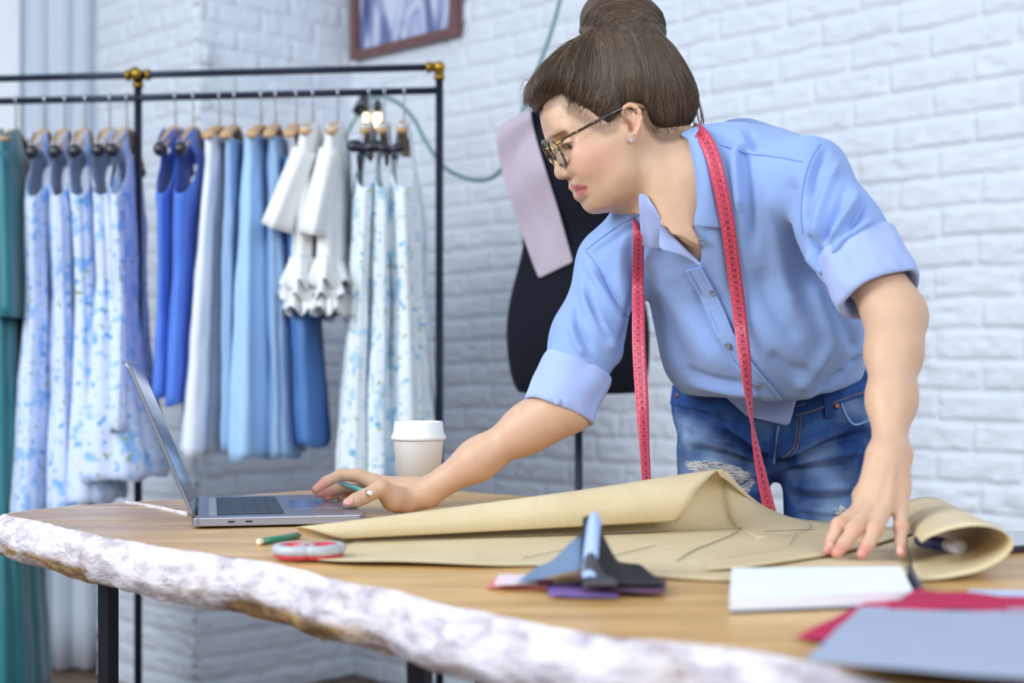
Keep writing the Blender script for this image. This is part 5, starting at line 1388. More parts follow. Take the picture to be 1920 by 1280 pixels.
for i in range(n_str):
    u = rs.rand(); j = min(len(low)-1, int(u*(len(low)-1)))
    v = np.clip(u+rs.randn()*0.05, 0, 1); k = v*(len(top)-1); q = min(len(top)-2, int(k)); b = np.array(top[q])*(1-(k-q))+np.array(top[q+1])*(k-q)
    r0 = 0.072*(1 if rs.rand() < 0.85 else -1); r1 = r0
    a = low[j]+lown[j]*(rs.rand()*0.0075-0.001)
    if u < 0.16: r0 = (rs.rand()*2-1)*0.066; r1 = r0*0.55; a = np.array(HQ(990+18*rs.rand(), 176+26*rs.rand(), 0)); b = np.array(HQ(1090+22*rs.rand(), 70, 0))
    elif u < 0.26 and rs.rand() < 0.5: a = low[int(rs.uniform(0.03, 0.26)*(len(low)-1))]; b = np.array(HQ(1090+26*rs.rand(), 66, 0)); r0 = rs.uniform(0.035, 0.07); r1 = rs.uniform(0.02, 0.05)
    elif u > 0.62 and rs.rand() < 0.45: r0 = rs.uniform(0.0, 0.072); r1 = r0*0.7
    elif u > 0.93: r0 = (rs.rand()*2-1)*0.066; r1 = r0*0.55; a = np.array(HQ(1306-10*rs.rand(), 150+80*rs.rand(), 0)); b = np.array(HQ(1240-22*rs.rand(), 74, 0))
    elif u < 0.36: r0 = 0.076-0.05*rs.rand()*(0.36-u)/0.2; r1 = r0*0.7
    t0 = 0.0 if rs.rand() < 0.6 else rs.rand()*0.5; t1 = 1.0 if rs.rand() < 0.7 else 0.6+0.4*rs.rand()
    fr = u < 0.16; back = np.interp(u, [0, .16, .3, .5, .62, .75, 1], [0.0, 0.012, 0.040, 0.028, 0.010, -0.004, -0.012]); rise = np.interp(u, [0, .16, .3, .5, .62, .75, 1], [0.0, 0.010, 0.002, 0.006, 0.016, 0.030, 0.030])
    mid = a+np.array([back, rise])+0.12*(b-a)+rs.randn(2)*0.004
    if r0 != r1 and abs(r0) < 0.066 and u < 0.26: mid = (a+b)/2+np.array([-0.006, 0.008])+rs.randn(2)*0.004
    t = np.linspace(t0, t1, npts)[:, None]
    pq = a*(1-t)**2+2*mid*t*(1-t)+b*t*t+rs.randn(2)*0.0008*np.sin(t*9+rs.rand()*6)
    lift.append(0.009*rs.rand()**2 if abs(r0) < 0.066 and u < 0.26 else 0.0015*rs.rand()**2)
    W0.append(HOn+pq[:, :1]*E1n+pq[:, 1:]*E2n+(r0+(r1-r0)*t)*E3n)
W0 = np.array(W0)
sp, sn = to_surface(hair_bvh, W0.reshape(-1, 3))
lift = np.array(lift)[:, None]*np.linspace(1, 0, npts)[None, :]**1.5
sp = (sp+sn*((0.0001+0.0012*rs.rand(n_str)).repeat(npts)+lift.ravel())[:, None]).reshape(n_str, npts, 3)
okk = np.linalg.norm(sp-W0, axis=2).max(1) < 0.085
parts, cols = [], []
def strand_color():
    c = np.array(lin(*[(78, 62, 50), (88, 70, 56), (98, 80, 62), (122, 100, 74), (62, 50, 42), (72, 58, 48)][rs.randint(6)])[:3])
    return c*(0.85+0.3*rs.rand())
def add_strand(pts, r0):
    n = len(pts); V, Fc = tube_data(pts, r0*np.interp(np.linspace(0, 1, n), [0, .25, .85, 1], [0.25, 1, 1, 0.4]), 3, caps=False)
    parts.append((V, Fc)); cols.extend([strand_color()]*len(V))
for i in range(n_str):
    if okk[i]: add_strand(sp[i], 0.00022+0.00024*rs.rand())
for i in range(2200):      # strands wound over the bun
    kind = rs.rand(); k = rs.rand()
    if kind < 0.75:
        a0, a1 = sorted((rs.rand()*3.3-0.1, rs.rand()*3.3-0.1)); a = np.linspace(a0, max(a1, a0+0.6), 10)
        x = 1166+(20+56*k)*np.cos(a)*(1+0.06*rs.randn()); y = 66-(16+56*k)*np.sin(a)
    else:
        x = np.linspace(1096+30*rs.rand(), 1170+40*rs.rand(), 10); tt = np.linspace(0, 1, 10); y = 64+8*np.sin(tt*3)-tt*tt*24+(k-0.5)*24
    w = np.array([tuple(HW(xx, yy, 0.052*math.sqrt(max(0.02, 1-((xx-1166)/80)**2-0.5*max(0, (40-yy)/52)**2)))) for xx, yy in zip(x, y)])
    p, n = to_surface(bun_bvh, w)
    if np.linalg.norm(p-w, axis=1).max() < 0.055: add_strand(p+n*(0.0002+0.001*rs.rand()), 0.00022+0.00024*rs.rand())
for i in range(40):       # loose wisps over the forehead
    x0 = 992+rs.rand()*30; y0 = 190-rs.rand()*40
    p0 = HW(x0, y0, (rs.rand()-0.5)*0.08)
    add_strand(catmull([p0, p0+FW*0.010+UP*(0.006+0.008*rs.rand()), p0+FW*(0.018+0.010*rs.rand())-UP*0.004*rs.rand()+E2*0.012*rs.rand()], 5), 0.00016)
for k, w in enumerate(([(1270, 118), (1292, 150), (1310, 195), (1316, 235), (1319, 262)], [(1262, 110), (1290, 150), (1304, 200), (1313, 240), (1316, 264)], [(1280, 130), (1300, 165), (1316, 210), (1322, 250)],
                       [(1252, 100), (1275, 140), (1288, 190), (1300, 225), (1310, 255)], [(1230, 60), (1241, 64), (1244, 74), (1240, 84)], [(1100, 66), (1090, 72), (1076, 76)])):
    for j in range(4 if k < 4 else 2):
        rr = 0.055 if k < 4 else 0.03
        add_strand(catmull([HW(x+rs.randn()*1.5, y, rr-0.01*j) for x, y in w], 6), 0.00045 if k < 4 else 0.0002)
for i in range(150):      # fine hair at the temple, before the ear and at the nape
    c = rs.rand()
    if c < 0.5: a = HW(1050+70*rs.rand(), 180+38*rs.rand(), 0.070); d = (-FW*0.024+UP*0.012)*(0.5+rs.rand())
    elif c < 0.65: a = HW(1126+24*rs.rand(), 232+12*rs.rand(), 0.07); d = E2*0.012-E1*0.002*rs.randn()
    else: a = HW(1218+50*rs.rand(), 246+14*rs.rand(), 0.05); d = E2*0.014+E1*0.006*rs.randn()
    w = np.array([tuple(a+d*t) for t in np.linspace(0, 1, 5)])
    p, n = to_surface(body_bvh, w); add_strand(p+n*0.0004, 0.00016)
V, Fc = join_data(parts)
strands = mesh_obj('hair_strands', V, Fc, HAIR, hair); put_tone(strands, np.array(cols)); strands['kind'] = 'stuff'
bm = bmesh.new(); box_bm(bm, HW(1196, 64, 0.056), (0.006, 0.004, 0.005), Matrix.Rotation(0.5, 3, 'Y'))
o = bm_obj('hair_clip', bm, mat('pearl_clip', (216, 184, 168), 0.2, coat=0.6), hair); mod_bevel(o, 0.001)

# ear studs
STUD = mat('crystal', (226, 230, 238), 0.05, 0.6, coat=1.0)
for (x, y, r_) in ((1187, 252.5, 0.0026), (1181, 262, 0.0026), (1184.5, 264, 0.0030), (1183, 258.5, 0.0018)):
    bm = bmesh.new(); bmesh.ops.create_icosphere(bm, subdivisions=1, radius=r_, matrix=Matrix.Translation(HW(x, y, 0.0855)))
    bm_obj('ear_stud', bm, STUD, body, smooth=False)

# --- shirt
sv, sf = ss.mesh(0.0032)
sN = normals_of(sv, sf)
FOLDS = [
    # long falls of the front panels
    ([(1345, 320), (1352, 400), (1372, 480), (1385, 560)], -0.005, 14), ([(1392, 262), (1400, 330), (1408, 400), (1412, 470)], -0.007, 12), ([(1378, 262), (1382, 330), (1390, 400)], 0.006, 12),
    ([(1440, 330), (1455, 430), (1470, 520), (1500, 600)], 0.006, 22), ([(1482, 330), (1487, 400), (1500, 480)], -0.005, 16), ([(1420, 500), (1450, 580), (1500, 640)], -0.004, 20),
    ([(1240, 480), (1270, 560), (1310, 640), (1360, 700)], 0.004, 26), ([(1215, 500), (1230, 570), (1262, 640), (1300, 700)], -0.004, 18), ([(1305, 540), (1330, 620), (1390, 690)], -0.004, 14),
    ([(1610, 660), (1585, 690), (1560, 712), (1530, 738)], -0.010, 7), ([(1622, 640), (1600, 672), (1575, 700)], 0.007, 9), ([(1560, 640), (1530, 690), (1490, 730)], 0.006, 16),
    ([(1440, 660), (1480, 690), (1530, 700)], -0.005, 14), ([(1290, 715), (1360, 728), (1440, 735)], 0.006, 10), ([(1280, 690), (1340, 712), (1400, 722)], -0.004, 10),
    ([(1560, 560), (1590, 620), (1600, 660)], -0.005, 12), ([(1520, 520), (1550, 600), (1570, 660)], 0.005, 16),
    # her left sleeve
    ([(1553, 275), (1530, 320), (1516, 370), (1507, 430)], -0.007, 8), ([(1575, 300), (1552, 350), (1535, 410), (1530, 450)], 0.007, 10), ([(1592, 335), (1575, 380), (1556, 420), (1540, 462)], -0.006, 8),
    ([(1610, 345), (1600, 380), (1575, 420), (1556, 455)], 0.009, 9), ([(1622, 370), (1612, 400), (1590, 432)], -0.008, 7), ([(1640, 410), (1610, 432), (1580, 452), (1560, 486)], 0.007, 9), ([(1650, 430), (1620, 452), (1598, 470)], -0.006, 7),
    ([(1508, 440), (1530, 468), (1552, 490)], -0.010, 8), ([(1512, 470), (1535, 495), (1555, 510)], 0.007, 9),
    ([(1340, 268), (1400, 290), (1450, 292), (1500, 304)], -0.0016, 4),
    # back yoke
    ([(1405, 238), (1412, 262), (1416, 285)], -0.006, 8), ([(1380, 232), (1388, 255), (1400, 280)], 0.007, 10), ([(1350, 240), (1362, 262), (1375, 280)], -0.005, 9),
    # her right sleeve and shoulder
    ([(1192, 420), (1150, 450), (1105, 480)], -0.004, 8), ([(1100, 490), (1130, 540), (1165, 590), (1185, 620)], 0.006, 12), ([(1120, 500), (1150, 560), (1180, 610)], -0.006, 9),
    ([(1090, 520), (1105, 580), (1140, 630), (1150, 660)], 0.006, 11), ([(1098, 540), (1120, 600), (1150, 650)], -0.006, 8), ([(1080, 560), (1085, 610), (1110, 660)], -0.005, 9), ([(1072, 600), (1080, 640), (1098, 668)], 0.005, 8),
    ([(1180, 560), (1178, 610), (1160, 660)], -0.006, 10), ([(1195, 600), (1172, 650), (1155, 690)], 0.005, 8), ([(1186, 400), (1184, 470), (1188, 540)], -0.004, 10), ([(1172, 430), (1162, 520), (1175, 600)], 0.004, 12),
]
sv = creases(sv, sN, [(l, a*1.55, w*0.85) for l, a, w in FOLDS])
wr_ = np.array([noise.fractal(Vector(v*np.array([7, 7, 5])), 0.9, 2.1, 3) for v in sv])
sv = sv+sN*(wr_*0.0035)[:, None]
shirt = np_mesh('shirt', sv, sf, SHIRT, body)
shirt_bvh = bvh_of(shirt)
# front edge (placket) and seams
edge = [(1313, 497), (1336, 538), (1357, 580), (1375, 622), (1394, 655), (1414, 684), (1447, 724), (1462, 742)]
ribbon('placket', [(x-13, y+5) for x, y in edge], 0.026, shirt_bvh, SHIRT, shirt, 0.0026, 0.0012, 10)
ribbon('placket_edge', edge, 0.004, shirt_bvh, SHIRT, shirt, 0.0040, 0.0014, 10)
for ln in ([(1293, 505), (1316, 545), (1337, 588), (1352, 622), (1372, 662), (1402, 704), (1425, 738)], [(1350, 272), (1400, 287), (1450, 294), (1505, 303)],
           [(1538, 270), (1520, 300), (1507, 345), (1503, 400), (1506, 440)], [(1205, 400), (1165, 420), (1120, 452), (1100, 468)], [(1098, 470), (1120, 500), (1150, 560), (1180, 600)]):
    ribbon('stitching', ln, 0.0011, shirt_bvh, SEAM, shirt, 0.0006 if ln[0][0] != 1293 else 0.0042, 0.0004, 10)
def shirt_button(px, py, off=0.0052):
    p, n = on_mesh(shirt_bvh, px, py, off)
    if p is None: return
    o = lathe('button', [(0.0001, 0), (0.0052, 0), (0.0056, 0.0008), (0.0054, 0.0018), (0.0046, 0.0022), (0.0036, 0.0015), (0.0001, 0.0014)], BUTTON, shirt, 20, p, n)
    u = n.orthogonal().normalized(); w = n.cross(u); parts = []
    for a in (1, -1):
        for b in (1, -1): q = p+u*0.0012*a+w*0.0012*b; parts.append(tube_data([q+n*0.0013, q+n*0.0017], 0.0005, 6))
    V, Fc = join_data(parts); mesh_obj('button_hole', V, Fc, SEAM, o)
for bx, by in ((1319, 449), (1339, 544), (1369, 645), (1422, 719)): shirt_button(bx, by)

# collar: two leaves folded over, the lower facing of the open front
def sheet(name, rows, m, parent, th=0.0022, sub=2):
    """a piece of cloth: rows of points in the room"""
    V = [p for r in rows for p in r]; n = len(rows[0]); Fc = []
    for i in range(len(rows)-1):
        for k in range(n-1): Fc.append((i*n+k, i*n+k+1, (i+1)*n+k+1, (i+1)*n+k))
    o = mesh_obj(name, V, Fc, m, parent); mod_solid(o, th, 0); mod_sub(o, sub); return o
def lay(px, py, lift, both=True, default=2.08):
    """point lying on the clothes (or skin) with a little air under it"""
    ys = []
    for b in ((shirt_bvh, body_bvh) if both else (shirt_bvh,)):
        p, n = on_mesh(b, px, py, 0.0)
        if p is not None: ys.append(p.y)
    return P(px, py, (min(ys) if ys else default)-lift)
inner = [(1284, 249), (1298, 276), (1306, 316), (1309, 352), (1306, 392), (1298, 425)]
outer = [(1322, 262), (1336, 288), (1350, 326), (1360, 364), (1369, 400), (1377, 430)]
rows = []
for i, (a, b) in enumerate(zip(inner, outer)):
    r = []
    for k in range(5):
        u = k/4; bulge = 0.010*math.sin(math.pi*min(1, u*1.15+0.12))
        r.append(lay(a[0]+(b[0]-a[0])*u, a[1]+(b[1]-a[1])*u, 0.006+bulge*(1-0.4*i/5)))
    rows.append(r)
# keep the neck side of the leaf at the depth of the leaf itself
for r in rows:
    y1 = min(p.y for p in r[1:4])
    for k in range(5):
        q = to_px([tuple(r[k])])[0]; r[k] = P(q[0], q[1], min(r[k].y, y1+0.010+0.02*(k == 0)))
sheet('collar', rows, SHIRT, shirt)
ribbon('stitching', [(1294+6, 419), (1335, 421.5), (1371, 424)], 0.0009, bvh_of(shirt.children[-1]), SEAM, shirt, 0.0006, 0.0003, smooth=False)
inner = [(1197, 362), (1206, 376), (1212, 400), (1216, 425), (1219, 448), (1221, 466)]
outer = [(1212, 364), (1226, 386), (1241, 411), (1246, 432), (1243, 452), (1237, 469)]
inner = [(1197, 362), (1198, 385), (1199, 408), (1200, 428), (1201, 446), (1203, 462)]
rows = []
for i, (a, b) in enumerate(zip(inner, outer)):
    r = []
    for k in range(5):
        u = k/4; bulge = 0.008*math.sin(math.pi*min(1, u*1.1+0.1))
        r.append(lay(a[0]+(b[0]-a[0])*u, a[1]+(b[1]-a[1])*u, 0.005+bulge))
    y1 = sorted(p.y for p in r)[2]
    r = [P(*to_px([tuple(p)])[0], min(p.y, y1+0.006)) for p in r]
    rows.append(r)
sheet('collar', rows, SHIRT_IN, shirt)
rows = []
for u in np.linspace(0, 1, 6):
    a = np.array((1238, 410))*(1-u)+np.array((1314, 494))*u+np.array((0, 4))*math.sin(u*3.1); b = np.array((1234, 468))*(1-u)+np.array((1313, 499))*u-np.array((-4, 5))*math.sin(u*3.1)
    r = [lay(*(a+(b-a)*v), 0.009+0.004*math.sin(v*3.1)) for v in (0, .33, .66, 1)]
    y1 = sorted(p.y for p in r)[1]; rows.append([P(*to_px([tuple(p)])[0], min(p.y, y1+0.004)) for p in r])
sheet('lapel', rows, SHIRT_IN, shirt)
# rolled cuffs
def cuff(name, A, B, ra, rb, seed, sq=0.9, wob=0.004):
    ax = (B-A); L = ax.length; ax.normalize(); u = ax.cross(Vector((0, 1, 0))).normalized(); w = ax.cross(u)
    prof = [(0.05, -0.004), (-0.01, 0.000), (-0.02, 0.004), (0.02, 0.0062), (0.15, 0.0068), (0.35, 0.0060), (0.55, 0.0066), (0.75, 0.0060), (0.90, 0.0066), (0.98, 0.0058), (1.02, 0.002), (0.99, -0.002), (0.85, -0.005), (0.5, -0.008)]
    V, Fc = [], []; n = 48
    for s_, dr in prof:
        for k in range(n):
            a = 2*math.pi*k/n
            rr = ra+(rb-ra)*s_+dr+wob*noise.fractal(Vector((math.cos(a)*1.3+seed, math.sin(a)*1.3, s_*2.2)), 0.8, 2.1, 3)+0.6*wob*noise.noise(Vector((math.cos(a)*3+seed, math.sin(a)*3, s_*1.5+5)))
            sh = 0.05*noise.noise(Vector((math.cos(a), math.sin(a), seed)))
            V.append(A+ax*(L*(s_+sh))+u*(rr*math.cos(a))+w*(rr*sq*math.sin(a)))
    for i in range(len(prof)-1):
        for k in range(n): Fc.append((i*n+k, i*n+(k+1) % n, (i+1)*n+(k+1) % n, (i+1)*n+k))
    o = mesh_obj(name, V, Fc, SHIRT_IN, shirt); mod_sub(o, 1); return o
c1 = cuff('cuff', RS.lerp(RE, 0.74), RS.lerp(RE, 1.06)+Vector((-0.004, 0, 0)), 0.0500, 0.0480, 1.0)
c2 = cuff('cuff', LS.lerp(LE, 0.55)+Vector((-.004, 0, 0)), LS.lerp(LE, 0.86)+Vector((-.004, 0, 0)), 0.0505, 0.0520, 5.0, 0.95, 0.006)
p, n = on_mesh(bvh_of(c1), 1045, 752, 0.0005)
if p is not None: lathe('button', [(0.0001, 0), (0.0055, 0), (0.0058, 0.001), (0.005, 0.0024), (0.0001, 0.0018)], SHIRT_IN, shirt, 16, p, n)

# --- jeans
jv, jf = js.mesh(0.0042)
jN = normals_of(jv, jf)
JF = [([(1455, 872), (1480, 862), (1520, 845), (1570, 828), (1625, 812)], -0.010, 7), ([(1460, 858), (1500, 842), (1550, 815), (1610, 795)], 0.007, 9), ([(1470, 885), (1530, 880), (1600, 872)], -0.006, 7), ([(1480, 868), (1540, 858), (1620, 845)], 0.006, 8),
      ([(1450, 872), (1420, 850), (1385, 822), (1350, 805)], -0.010, 7), ([(1440, 850), (1400, 820), (1360, 795)], 0.007, 8), ([(1445, 880), (1400, 862), (1340, 850), (1280, 838)], -0.007, 7), ([(1430, 868), (1370, 842), (1290, 822)], 0.006, 8),
      ([(1445, 900), (1390, 905), (1320, 890)], -0.006, 7), ([(1440, 915), (1400, 925), (1340, 925)], 0.004, 8), ([(1475, 905), (1530, 915), (1600, 912)], 0.005, 9), ([(1480, 930), (1540, 938), (1610, 930)], -0.005, 8), ([(1490, 950), (1550, 958), (1610, 955)], 0.004, 8),
      ([(1452, 800), (1454, 835), (1452, 868)], -0.004, 4), ([(1300, 770), (1350, 792), (1400, 800)], -0.005, 8), ([(1275, 790), (1320, 810), (1380, 818)], 0.004, 9)]
jv = creases(jv, jN, [(l, a*1.8, w*0.9) for l, a, w in JF])
jeans = np_mesh('jeans', jv, jf, DENIM, body)
jq = to_px(jv); wear = np.zeros(len(jv)); jfr = -(jN[:, 1]) > 0.1
for line, w, amp in (([(1300, 800), (1330, 830), (1340, 870)], 26, .5), ([(1540, 880), (1570, 920), (1560, 965)], 34, .55), ([(1300, 880), (1390, 900)], 26, .5), ([(1600, 760), (1625, 775)], 22, .45), ([(1275, 790), (1290, 830)], 14, .4), ([(1390, 800), (1410, 830)], 14, -.3), ([(1500, 850), (1560, 845)], 9, .25), ([(1370, 850), (1420, 872)], 8, .25)):
    d, t = line_dist(jq, line); wear += amp*np.exp(-(d/w)**2)*jfr
wear += 0.22*np.array([noise.fractal(Vector(v*22), 0.8, 2.1, 3) for v in jv])*1.0
wa = jeans.data.attributes.new('wear', 'FLOAT', 'POINT'); wa.data.foreach_set('value', np.clip(wear, 0, 0.9).astype(np.float32))
jeans_bvh = bvh_of(jeans)
jr = lambda name, ln, w, m, off=0.001, th=0.0012, sm=True: ribbon(name, ln, w, jeans_bvh, m, jeans, off, th, 5, sm, 2.36)
jr('waistband', [(1262, 740), (1300, 746), (1360, 758), (1420, 766), (1480, 764), (1540, 747), (1600, 727), (1645, 712)], 0.034, DENIM, 0.0015, 0.002)
for ln in ([(1491, 777), (1516, 772), (1541, 763), (1590, 744), (1640, 728)], [(1484, 764), (1496, 760), (1510, 756)]): jr('ochre_stitching', ln, 0.0012, STITCH, 0.0042, 0.0004)
jr('belt_loop', [(1550, 742), (1552, 760), (1554, 781)], 0.015, DENIM, 0.0045, 0.0018)
jr('pocket_edge', [(1576, 752), (1584, 774), (1598, 796), (1616, 792), (1637, 783)], 0.0035, DENIM_SEAM, 0.0015, 0.0012)
jr('pocket_edge', [(1273, 738), (1296, 749), (1331, 767), (1345, 756), (1358, 741)], 0.0035, DENIM_SEAM, 0.0015, 0.0012)
jr('fly_edge', [(1461, 797), (1455, 830), (1452, 868)], 0.0028, DENIM_SEAM, 0.0012, 0.0010)
for ln in ([(1501, 779), (1499, 815), (1492, 846), (1470, 862)], [(1495, 779), (1493, 815), (1487, 843), (1466, 858)]): jr('ochre_stitching', ln, 0.0010, STITCH, 0.0008, 0.0004)
for x, y in ((1568, 761), (1272, 742)):
    p, n = on_mesh(jeans_bvh, x, y, 0.003)
    if p is not None: lathe('rivet', [(0.0001, 0), (0.0046, 0), (0.0042, 0.0014), (0.0018, 0.0020), (0.0001, 0.0014)], COPPER, jeans, 16, p, n)
THREAD = mat('frayed_thread', (206, 204, 204), 0.9)
parts = []
rt = random.Random(5)
for cx, cy, w, h, n_ in ((1348, 882, 52, 16, 150), (1398, 905, 12, 18, 40), (1578, 958, 12, 8, 40)):
    for i in range(n_):
        x = cx+rt.uniform(-w, w); y = cy+rt.uniform(-h, h)*math.sqrt(max(0.05, 1-((x-cx)/w)**2))+(x-cx)*0.18; l = rt.uniform(8, 26) if w > 20 else rt.uniform(4, 9)
        ps = [on_mesh(jeans_bvh, x+l*t, y+rt.uniform(-1.5, 1.5)+l*t*0.15, 0.0015+rt.random()*0.002)[0] for t in (-.5, -.2, .2, .5)]
        if all(q is not None for q in ps): parts.append(tube_data(ps, 0.0009, 4))
V, Fc = join_data(parts); o = mesh_obj('frayed_rip', V, Fc, THREAD, jeans); o['kind'] = 'stuff'
# tail of the shirt hanging over the jeans
rows = []
for u in np.linspace(0, 1, 25):
    a = np.array((1348, 736))*(1-u)+np.array((1522, 738))*u
    b = np.array((np.interp(u, [0, .28, .78, .86, .9, 1], [1362, 1400, 1479, 1489, 1486, 1512]), np.interp(u, [0, .28, .78, .86, .9, 1], [744, 780, 798, 762, 752, 747])))
    r = []
    for v in np.linspace(0, 1, 7):
        q = a+(b-a)*v; p, n = on_mesh(jeans_bvh, q[0], q[1]); y = p.y if p is not None else 2.3
        r.append(P(q[0], q[1], min(y, 2.33)-0.020-0.006*math.sin(u*9+v*2)))
    rows.append(r)
sheet('shirt_tail', rows, SHIRT_IN, shirt, sub=0)
SHOE = mat('white_shoe', (226, 226, 228), 0.6)
for c in (R_ANK, L_ANK):
    q = Sdf(); q.chain([c+Vector((0.0, 0.03, -0.045)), c+Vector((-0.01, -0.08, -0.055)), c+Vector((-0.018, -0.16, -0.060))], [0.043, 0.040, 0.029], 0.02)
    q.ell(c+Vector((0, 0.01, -0.01)), (0.045, 0.055, 0.04), None, 0.02)
    v_, f_ = q.mesh(0.006); v_[:, 2] = np.maximum(v_[:, 2], 0.0); np_mesh('shoe', v_, f_, SHOE, body)

# --- glasses
def tortoise():
    m = bpy.data.materials.new('tortoiseshell'); t = NT(m); v = t.coord()
    t.l(t.ramp(t.noise(150, 3, 0.6, v, 1.0), [(0.42, lin(22, 18, 18)), (0.55, lin(52, 36, 24)), (0.66, lin(176, 142, 84))]), t.b.inputs['Base Color'])
    t.b.inputs['Roughness'].default_value = 0.12; t.b.inputs['Coat Weight'].default_value = 0.8; return m
TORT = tortoise(); GOLD = mat('gold_metal', (214, 176, 104), 0.2, 1.0)
LENS = glass_mat('lens_glass', (0.95, 0.98, 0.97, 1), 1.5, 0, 0.88)
glasses = thing('eyeglasses', HW(1049, 288), "tortoiseshell round eyeglasses with gold hinges worn on the woman's nose", 'glasses')
LF = (FW*0.98-UP*0.05).normalized(); LU = (UP+FW*0.02).normalized()
rim_o = []
for sg in (1, -1):
    c = HW(1044.5 if sg > 0 else 1032.5, 288.5, 0.0335*sg)
    nrm = (LF+E3*0.02*sg).normalized(); ax = E3-nrm*E3.dot(nrm); ax.normalize(); up = nrm.cross(ax)
    if up.dot(UP) < 0: up = -up
    ang = np.linspace(0, 2*math.pi, 41)
    pts = [c+ax*(0.0245*math.cos(a)*(1+0.04*math.cos(2*a)))+up*(0.0215*math.sin(a)) for a in ang]
    rim_o.append(tube('rim', pts, 0.0019, TORT, glasses, 8, 1.3, nrm))
    tube('rim_wire', [p_+nrm*0.0016 for p_ in pts], 0.0007, GOLD, glasses, 6)
    V = [c]+pts[:-1]; V = V+[c-nrm*0.0012]+[p_-nrm*0.0012 for p_ in pts[:-1]]
    n_ = len(pts)-1; Fc = [(0, 1+k, 1+(k+1) % n_) for k in range(n_)]+[(n_+1, n_+2+(k+1) % n_, n_+2+k) for k in range(n_)]
    mesh_obj('lens', V, Fc, LENS, glasses)
    tube('hinge', [c+ax*sg*0.0245+up*0.010, HW(1042, 271, 0.058*sg), HW(1053, 262, 0.0625*sg)], [0.0019, 0.0021, 0.0019], GOLD, glasses, 8)
    tm = [(1052, 263, .0625), (1066, 255, .0655), (1090, 242.5, .069), (1115, 229, .0725), (1140, 216, .0755), (1158, 207, .0775), (1172, 201.5, .0775), (1186, 201, .0735), (1200, 203.5, .0715), (1211, 207, .0705)]
    tube('temple_arm', catmull([HW(x, y, (r_+0.003)*sg) for x, y, r_ in tm], 5), [0.0016, 0.0018, 0.0021, 0.0022, 0.0022, 0.0022, 0.0024, 0.0026, 0.0028, 0.0022], TORT, glasses, 8, 0.6)
    tube('nose_pad', [HW(1042, 285, 0.008*sg), HW(1044, 293, 0.0085*sg), HW(1047, 300, 0.0105*sg)], 0.0018, LENS, glasses, 6)
tube('bridge', catmull([HW(1040, 281, 0.010), HW(1032, 275, 0.004), HW(1031, 275, -0.004), HW(1035, 281, -0.010)], 5), 0.0013, GOLD, glasses, 8)

# --- measuring tape round the neck
TAPE = mat('pink_tape', (216, 76, 102), 0.45, coat=0.15); INK = mat('black_ink', (38, 20, 28), 0.7)
tape = thing('measuring_tape', P(1350, 350, 2.03), "pink measuring tape hung round the woman's neck", 'measuring tape')
dressed = [bvh_of(o) for o in [shirt]+[c for c in shirt.children if c.name.split('.')[0] in ('collar', 'lapel')]]
def lay_tape(x, y, lift):
    ys = [p.y for p in (on_mesh(b, x, y)[0] for b in dressed) if p is not None]
    return P(x, y, (min(ys) if ys else 2.05)-lift)
digits = {}
for ch in '0123456789':
    cu = bpy.data.curves.new('glyph', 'FONT'); cu.body = ch; cu.size = 1.0; cu.resolution_u = 3
    ob = bpy.data.objects.new('glyph', cu); COL.objects.link(ob)
    bpy.context.view_layer.update()
    me = ob.evaluated_get(bpy.context.evaluated_depsgraph_get()).to_mesh()
    xs = [v.co.x for v in me.vertices]; w0, w1 = min(xs), max(xs)
    digits[ch] = ([((v.co.x-(w0+w1)/2), v.co.y-0.35) for v in me.vertices], [tuple(p_.vertices) for p_ in me.polygons], w1-w0)
    bpy.data.objects.remove(ob)
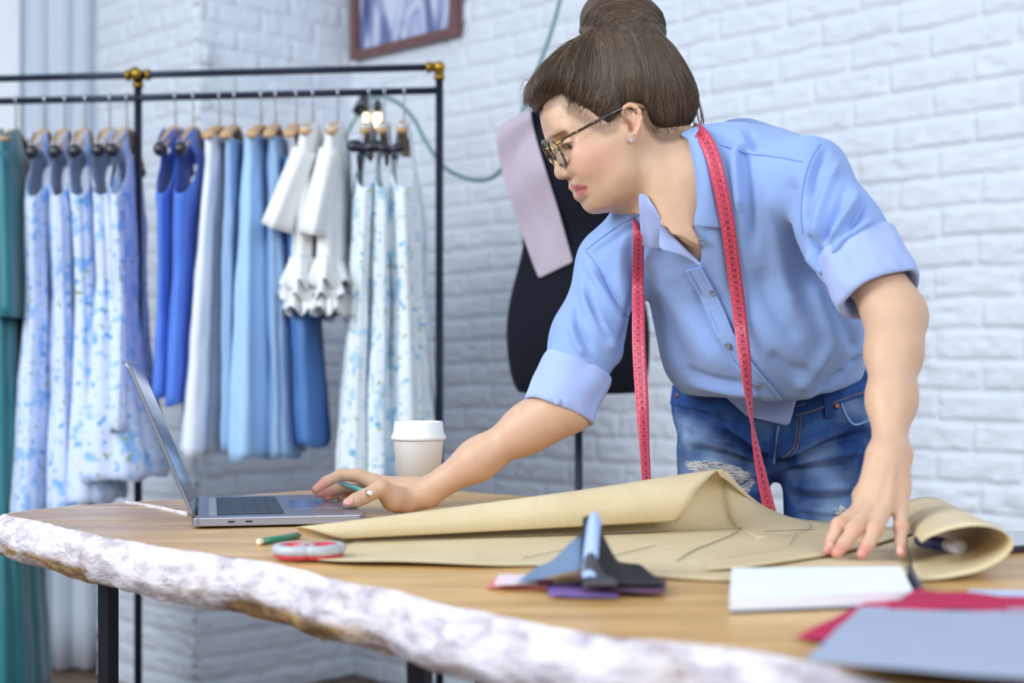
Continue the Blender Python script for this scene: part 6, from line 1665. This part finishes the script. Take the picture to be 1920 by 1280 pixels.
def strand(line, first, step, flip, s0=0.0):
    """line: (px, py, Y or None for lying on the clothes, half width m, twist) ; numbers printed every centimetre"""
    C, W, T = [], [], []
    for x, y, Y, hw, tw in line:
        if Y is None:
            p_ = lay_tape(x, y, 0.009); ys = [lay_tape(x+e, y, 0.006).y for e in (-12, 12)]; p_ = P(x, y, min([p_.y]+ys))
        else: p_ = P(x, y, Y)
        C.append(tuple(p_)); W.append(hw); T.append(tw)
    n = 14
    C = catmull(C, n); pxs = to_px(C); ys = C[:, 1].copy()
    for _ in range(5):
        sm = ys.copy(); sm[4:-4] = sum(ys[4+e:len(ys)-4+e] for e in range(-4, 5))/9; ys = np.minimum(sm, ys+0.002) if _ < 4 else sm
    C = np.array([tuple(P(a[0], a[1], y)) for a, y in zip(pxs, ys)]); W = np.interp(np.linspace(0, 1, len(C)), np.linspace(0, 1, len(W)), W); T = np.interp(np.linspace(0, 1, len(C)), np.linspace(0, 1, len(T)), T)
    tan = np.gradient(C, axis=0); tan /= np.linalg.norm(tan, axis=1)[:, None]
    view = C-np.array([0, 0, HC]); view /= np.linalg.norm(view, axis=1)[:, None]
    sd = np.cross(view, tan); sd /= np.linalg.norm(sd, axis=1)[:, None]
    sd = np.where((sd[:, :1] < 0), -sd, sd)
    nr = np.cross(tan, sd); nr /= np.linalg.norm(nr, axis=1)[:, None]; nr = np.where(((nr*view).sum(1) > 0)[:, None], -nr, nr)
    sd = sd*np.cos(T)[:, None]-nr*np.sin(T)[:, None]
    nr = np.cross(tan, sd); nr = np.where(((nr*view).sum(1) > 0)[:, None], -nr, nr)
    V, Fc = [], []
    for i in range(len(C)):
        for u in (-1, -.5, 0, .5, 1): V.append(C[i]+sd[i]*W[i]*u)
    for i in range(len(C)-1):
        for k in range(4): Fc.append((i*5+k, i*5+k+1, (i+1)*5+k+1, (i+1)*5+k))
    band = mesh_obj('tape_band', V, Fc, TAPE, tape); mod_solid(band, 0.0007, 0)
    S = np.concatenate([[0], np.cumsum(np.linalg.norm(np.diff(C, axis=0), axis=1))])
    at = lambda s_: tuple(np.array([np.interp(s_, S, A[:, i]) for i in range(3)]) for A in (C, sd, nr))+(np.interp(s_, S, W),)
    parts = []; k = 0; num = first
    def put(s_, pts, faces):
        vv = []
        for a, b in pts:
            c, w, nn, hw = at(s_+b); vv.append(c+w*(a*hw/0.010)+nn*0.0007)
        parts.append(([tuple(x) for x in vv], faces))
    s_ = 0.006+s0
    while s_ < S[-1]-0.012:
        put(s_+0.0048, [(-0.0092, -0.00018), (0.0092, -0.00018), (0.0092, 0.00018), (-0.0092, 0.00018)], [(0, 1, 2, 3)])
        for e in (-1, 1):
            for q in range(1, 5): put(s_+0.0048+q*0.002, [(e*0.0095, -0.0001), (e*0.0078, -0.0001), (e*0.0078, 0.0001), (e*0.0095, 0.0001)], [(0, 1, 2, 3)])
        st = str(num); sz = 0.0078; wd = [digits[c][2]*sz*0.8+0.0007 for c in st]; x0 = -sum(wd)/2
        for c, w_ in zip(st, wd):
            g = -1 if flip else 1
            put(s_, [(g*(x0+w_/2+a*sz*0.8), -g*b*sz) for a, b in digits[c][0]], digits[c][1]); x0 += w_
        s_ += 0.01; num = max(1, num+step)
    for e in (-1, 1):
        pts = [(e*0.0099, 0), (e*0.0093, 0)]
    V, Fc = join_data(parts); mesh_obj('numerals', V, Fc, INK, tape, False)
strand([(1296, 240, 2.09, .010, 0.2), (1310, 248, None, .010, 0.1), (1323, 264, None, .010, 0), (1336, 292, None, .010, 0), (1346, 330, None, .010, 0), (1356, 375, None, .010, 0), (1366, 430, None, .0098, 0), (1374, 490, None, .0098, 0), (1382, 550, None, .0098, 0), (1389, 610, None, .0095, 0.1), (1395, 660, 2.05, .0095, 0.35), (1400, 705, 2.05, .0095, 0.75),
        (1407, 765, 2.06, .0095, 1.15), (1411, 795, 2.065, .0095, 1.35), (1417, 835, 2.07, .0095, 1.05), (1428, 890, 2.075, .0095, 0.7), (1438, 935, 2.08, .0095, 0.5), (1446, 968, 2.085, .0095, 0.4)], 57, 1, False)
strand([(1194, 392, 2.135, .0085, 0.6), (1197, 430, None, .0085, 0.5), (1197, 480, None, .0088, 0.45), (1196, 530, None, .0090, 0.35), (1197, 580, 2.10, .0095, 0.25), (1198, 650, 2.08, .0098, 0.1), (1203, 740, 2.07, .0098, 0.2), (1208, 830, 2.06, .0098, 0.75), (1212, 900, 2.06, .0098, 0.9), (1214, 955, 2.06, .0098, 0.9)], 56, -1, True)
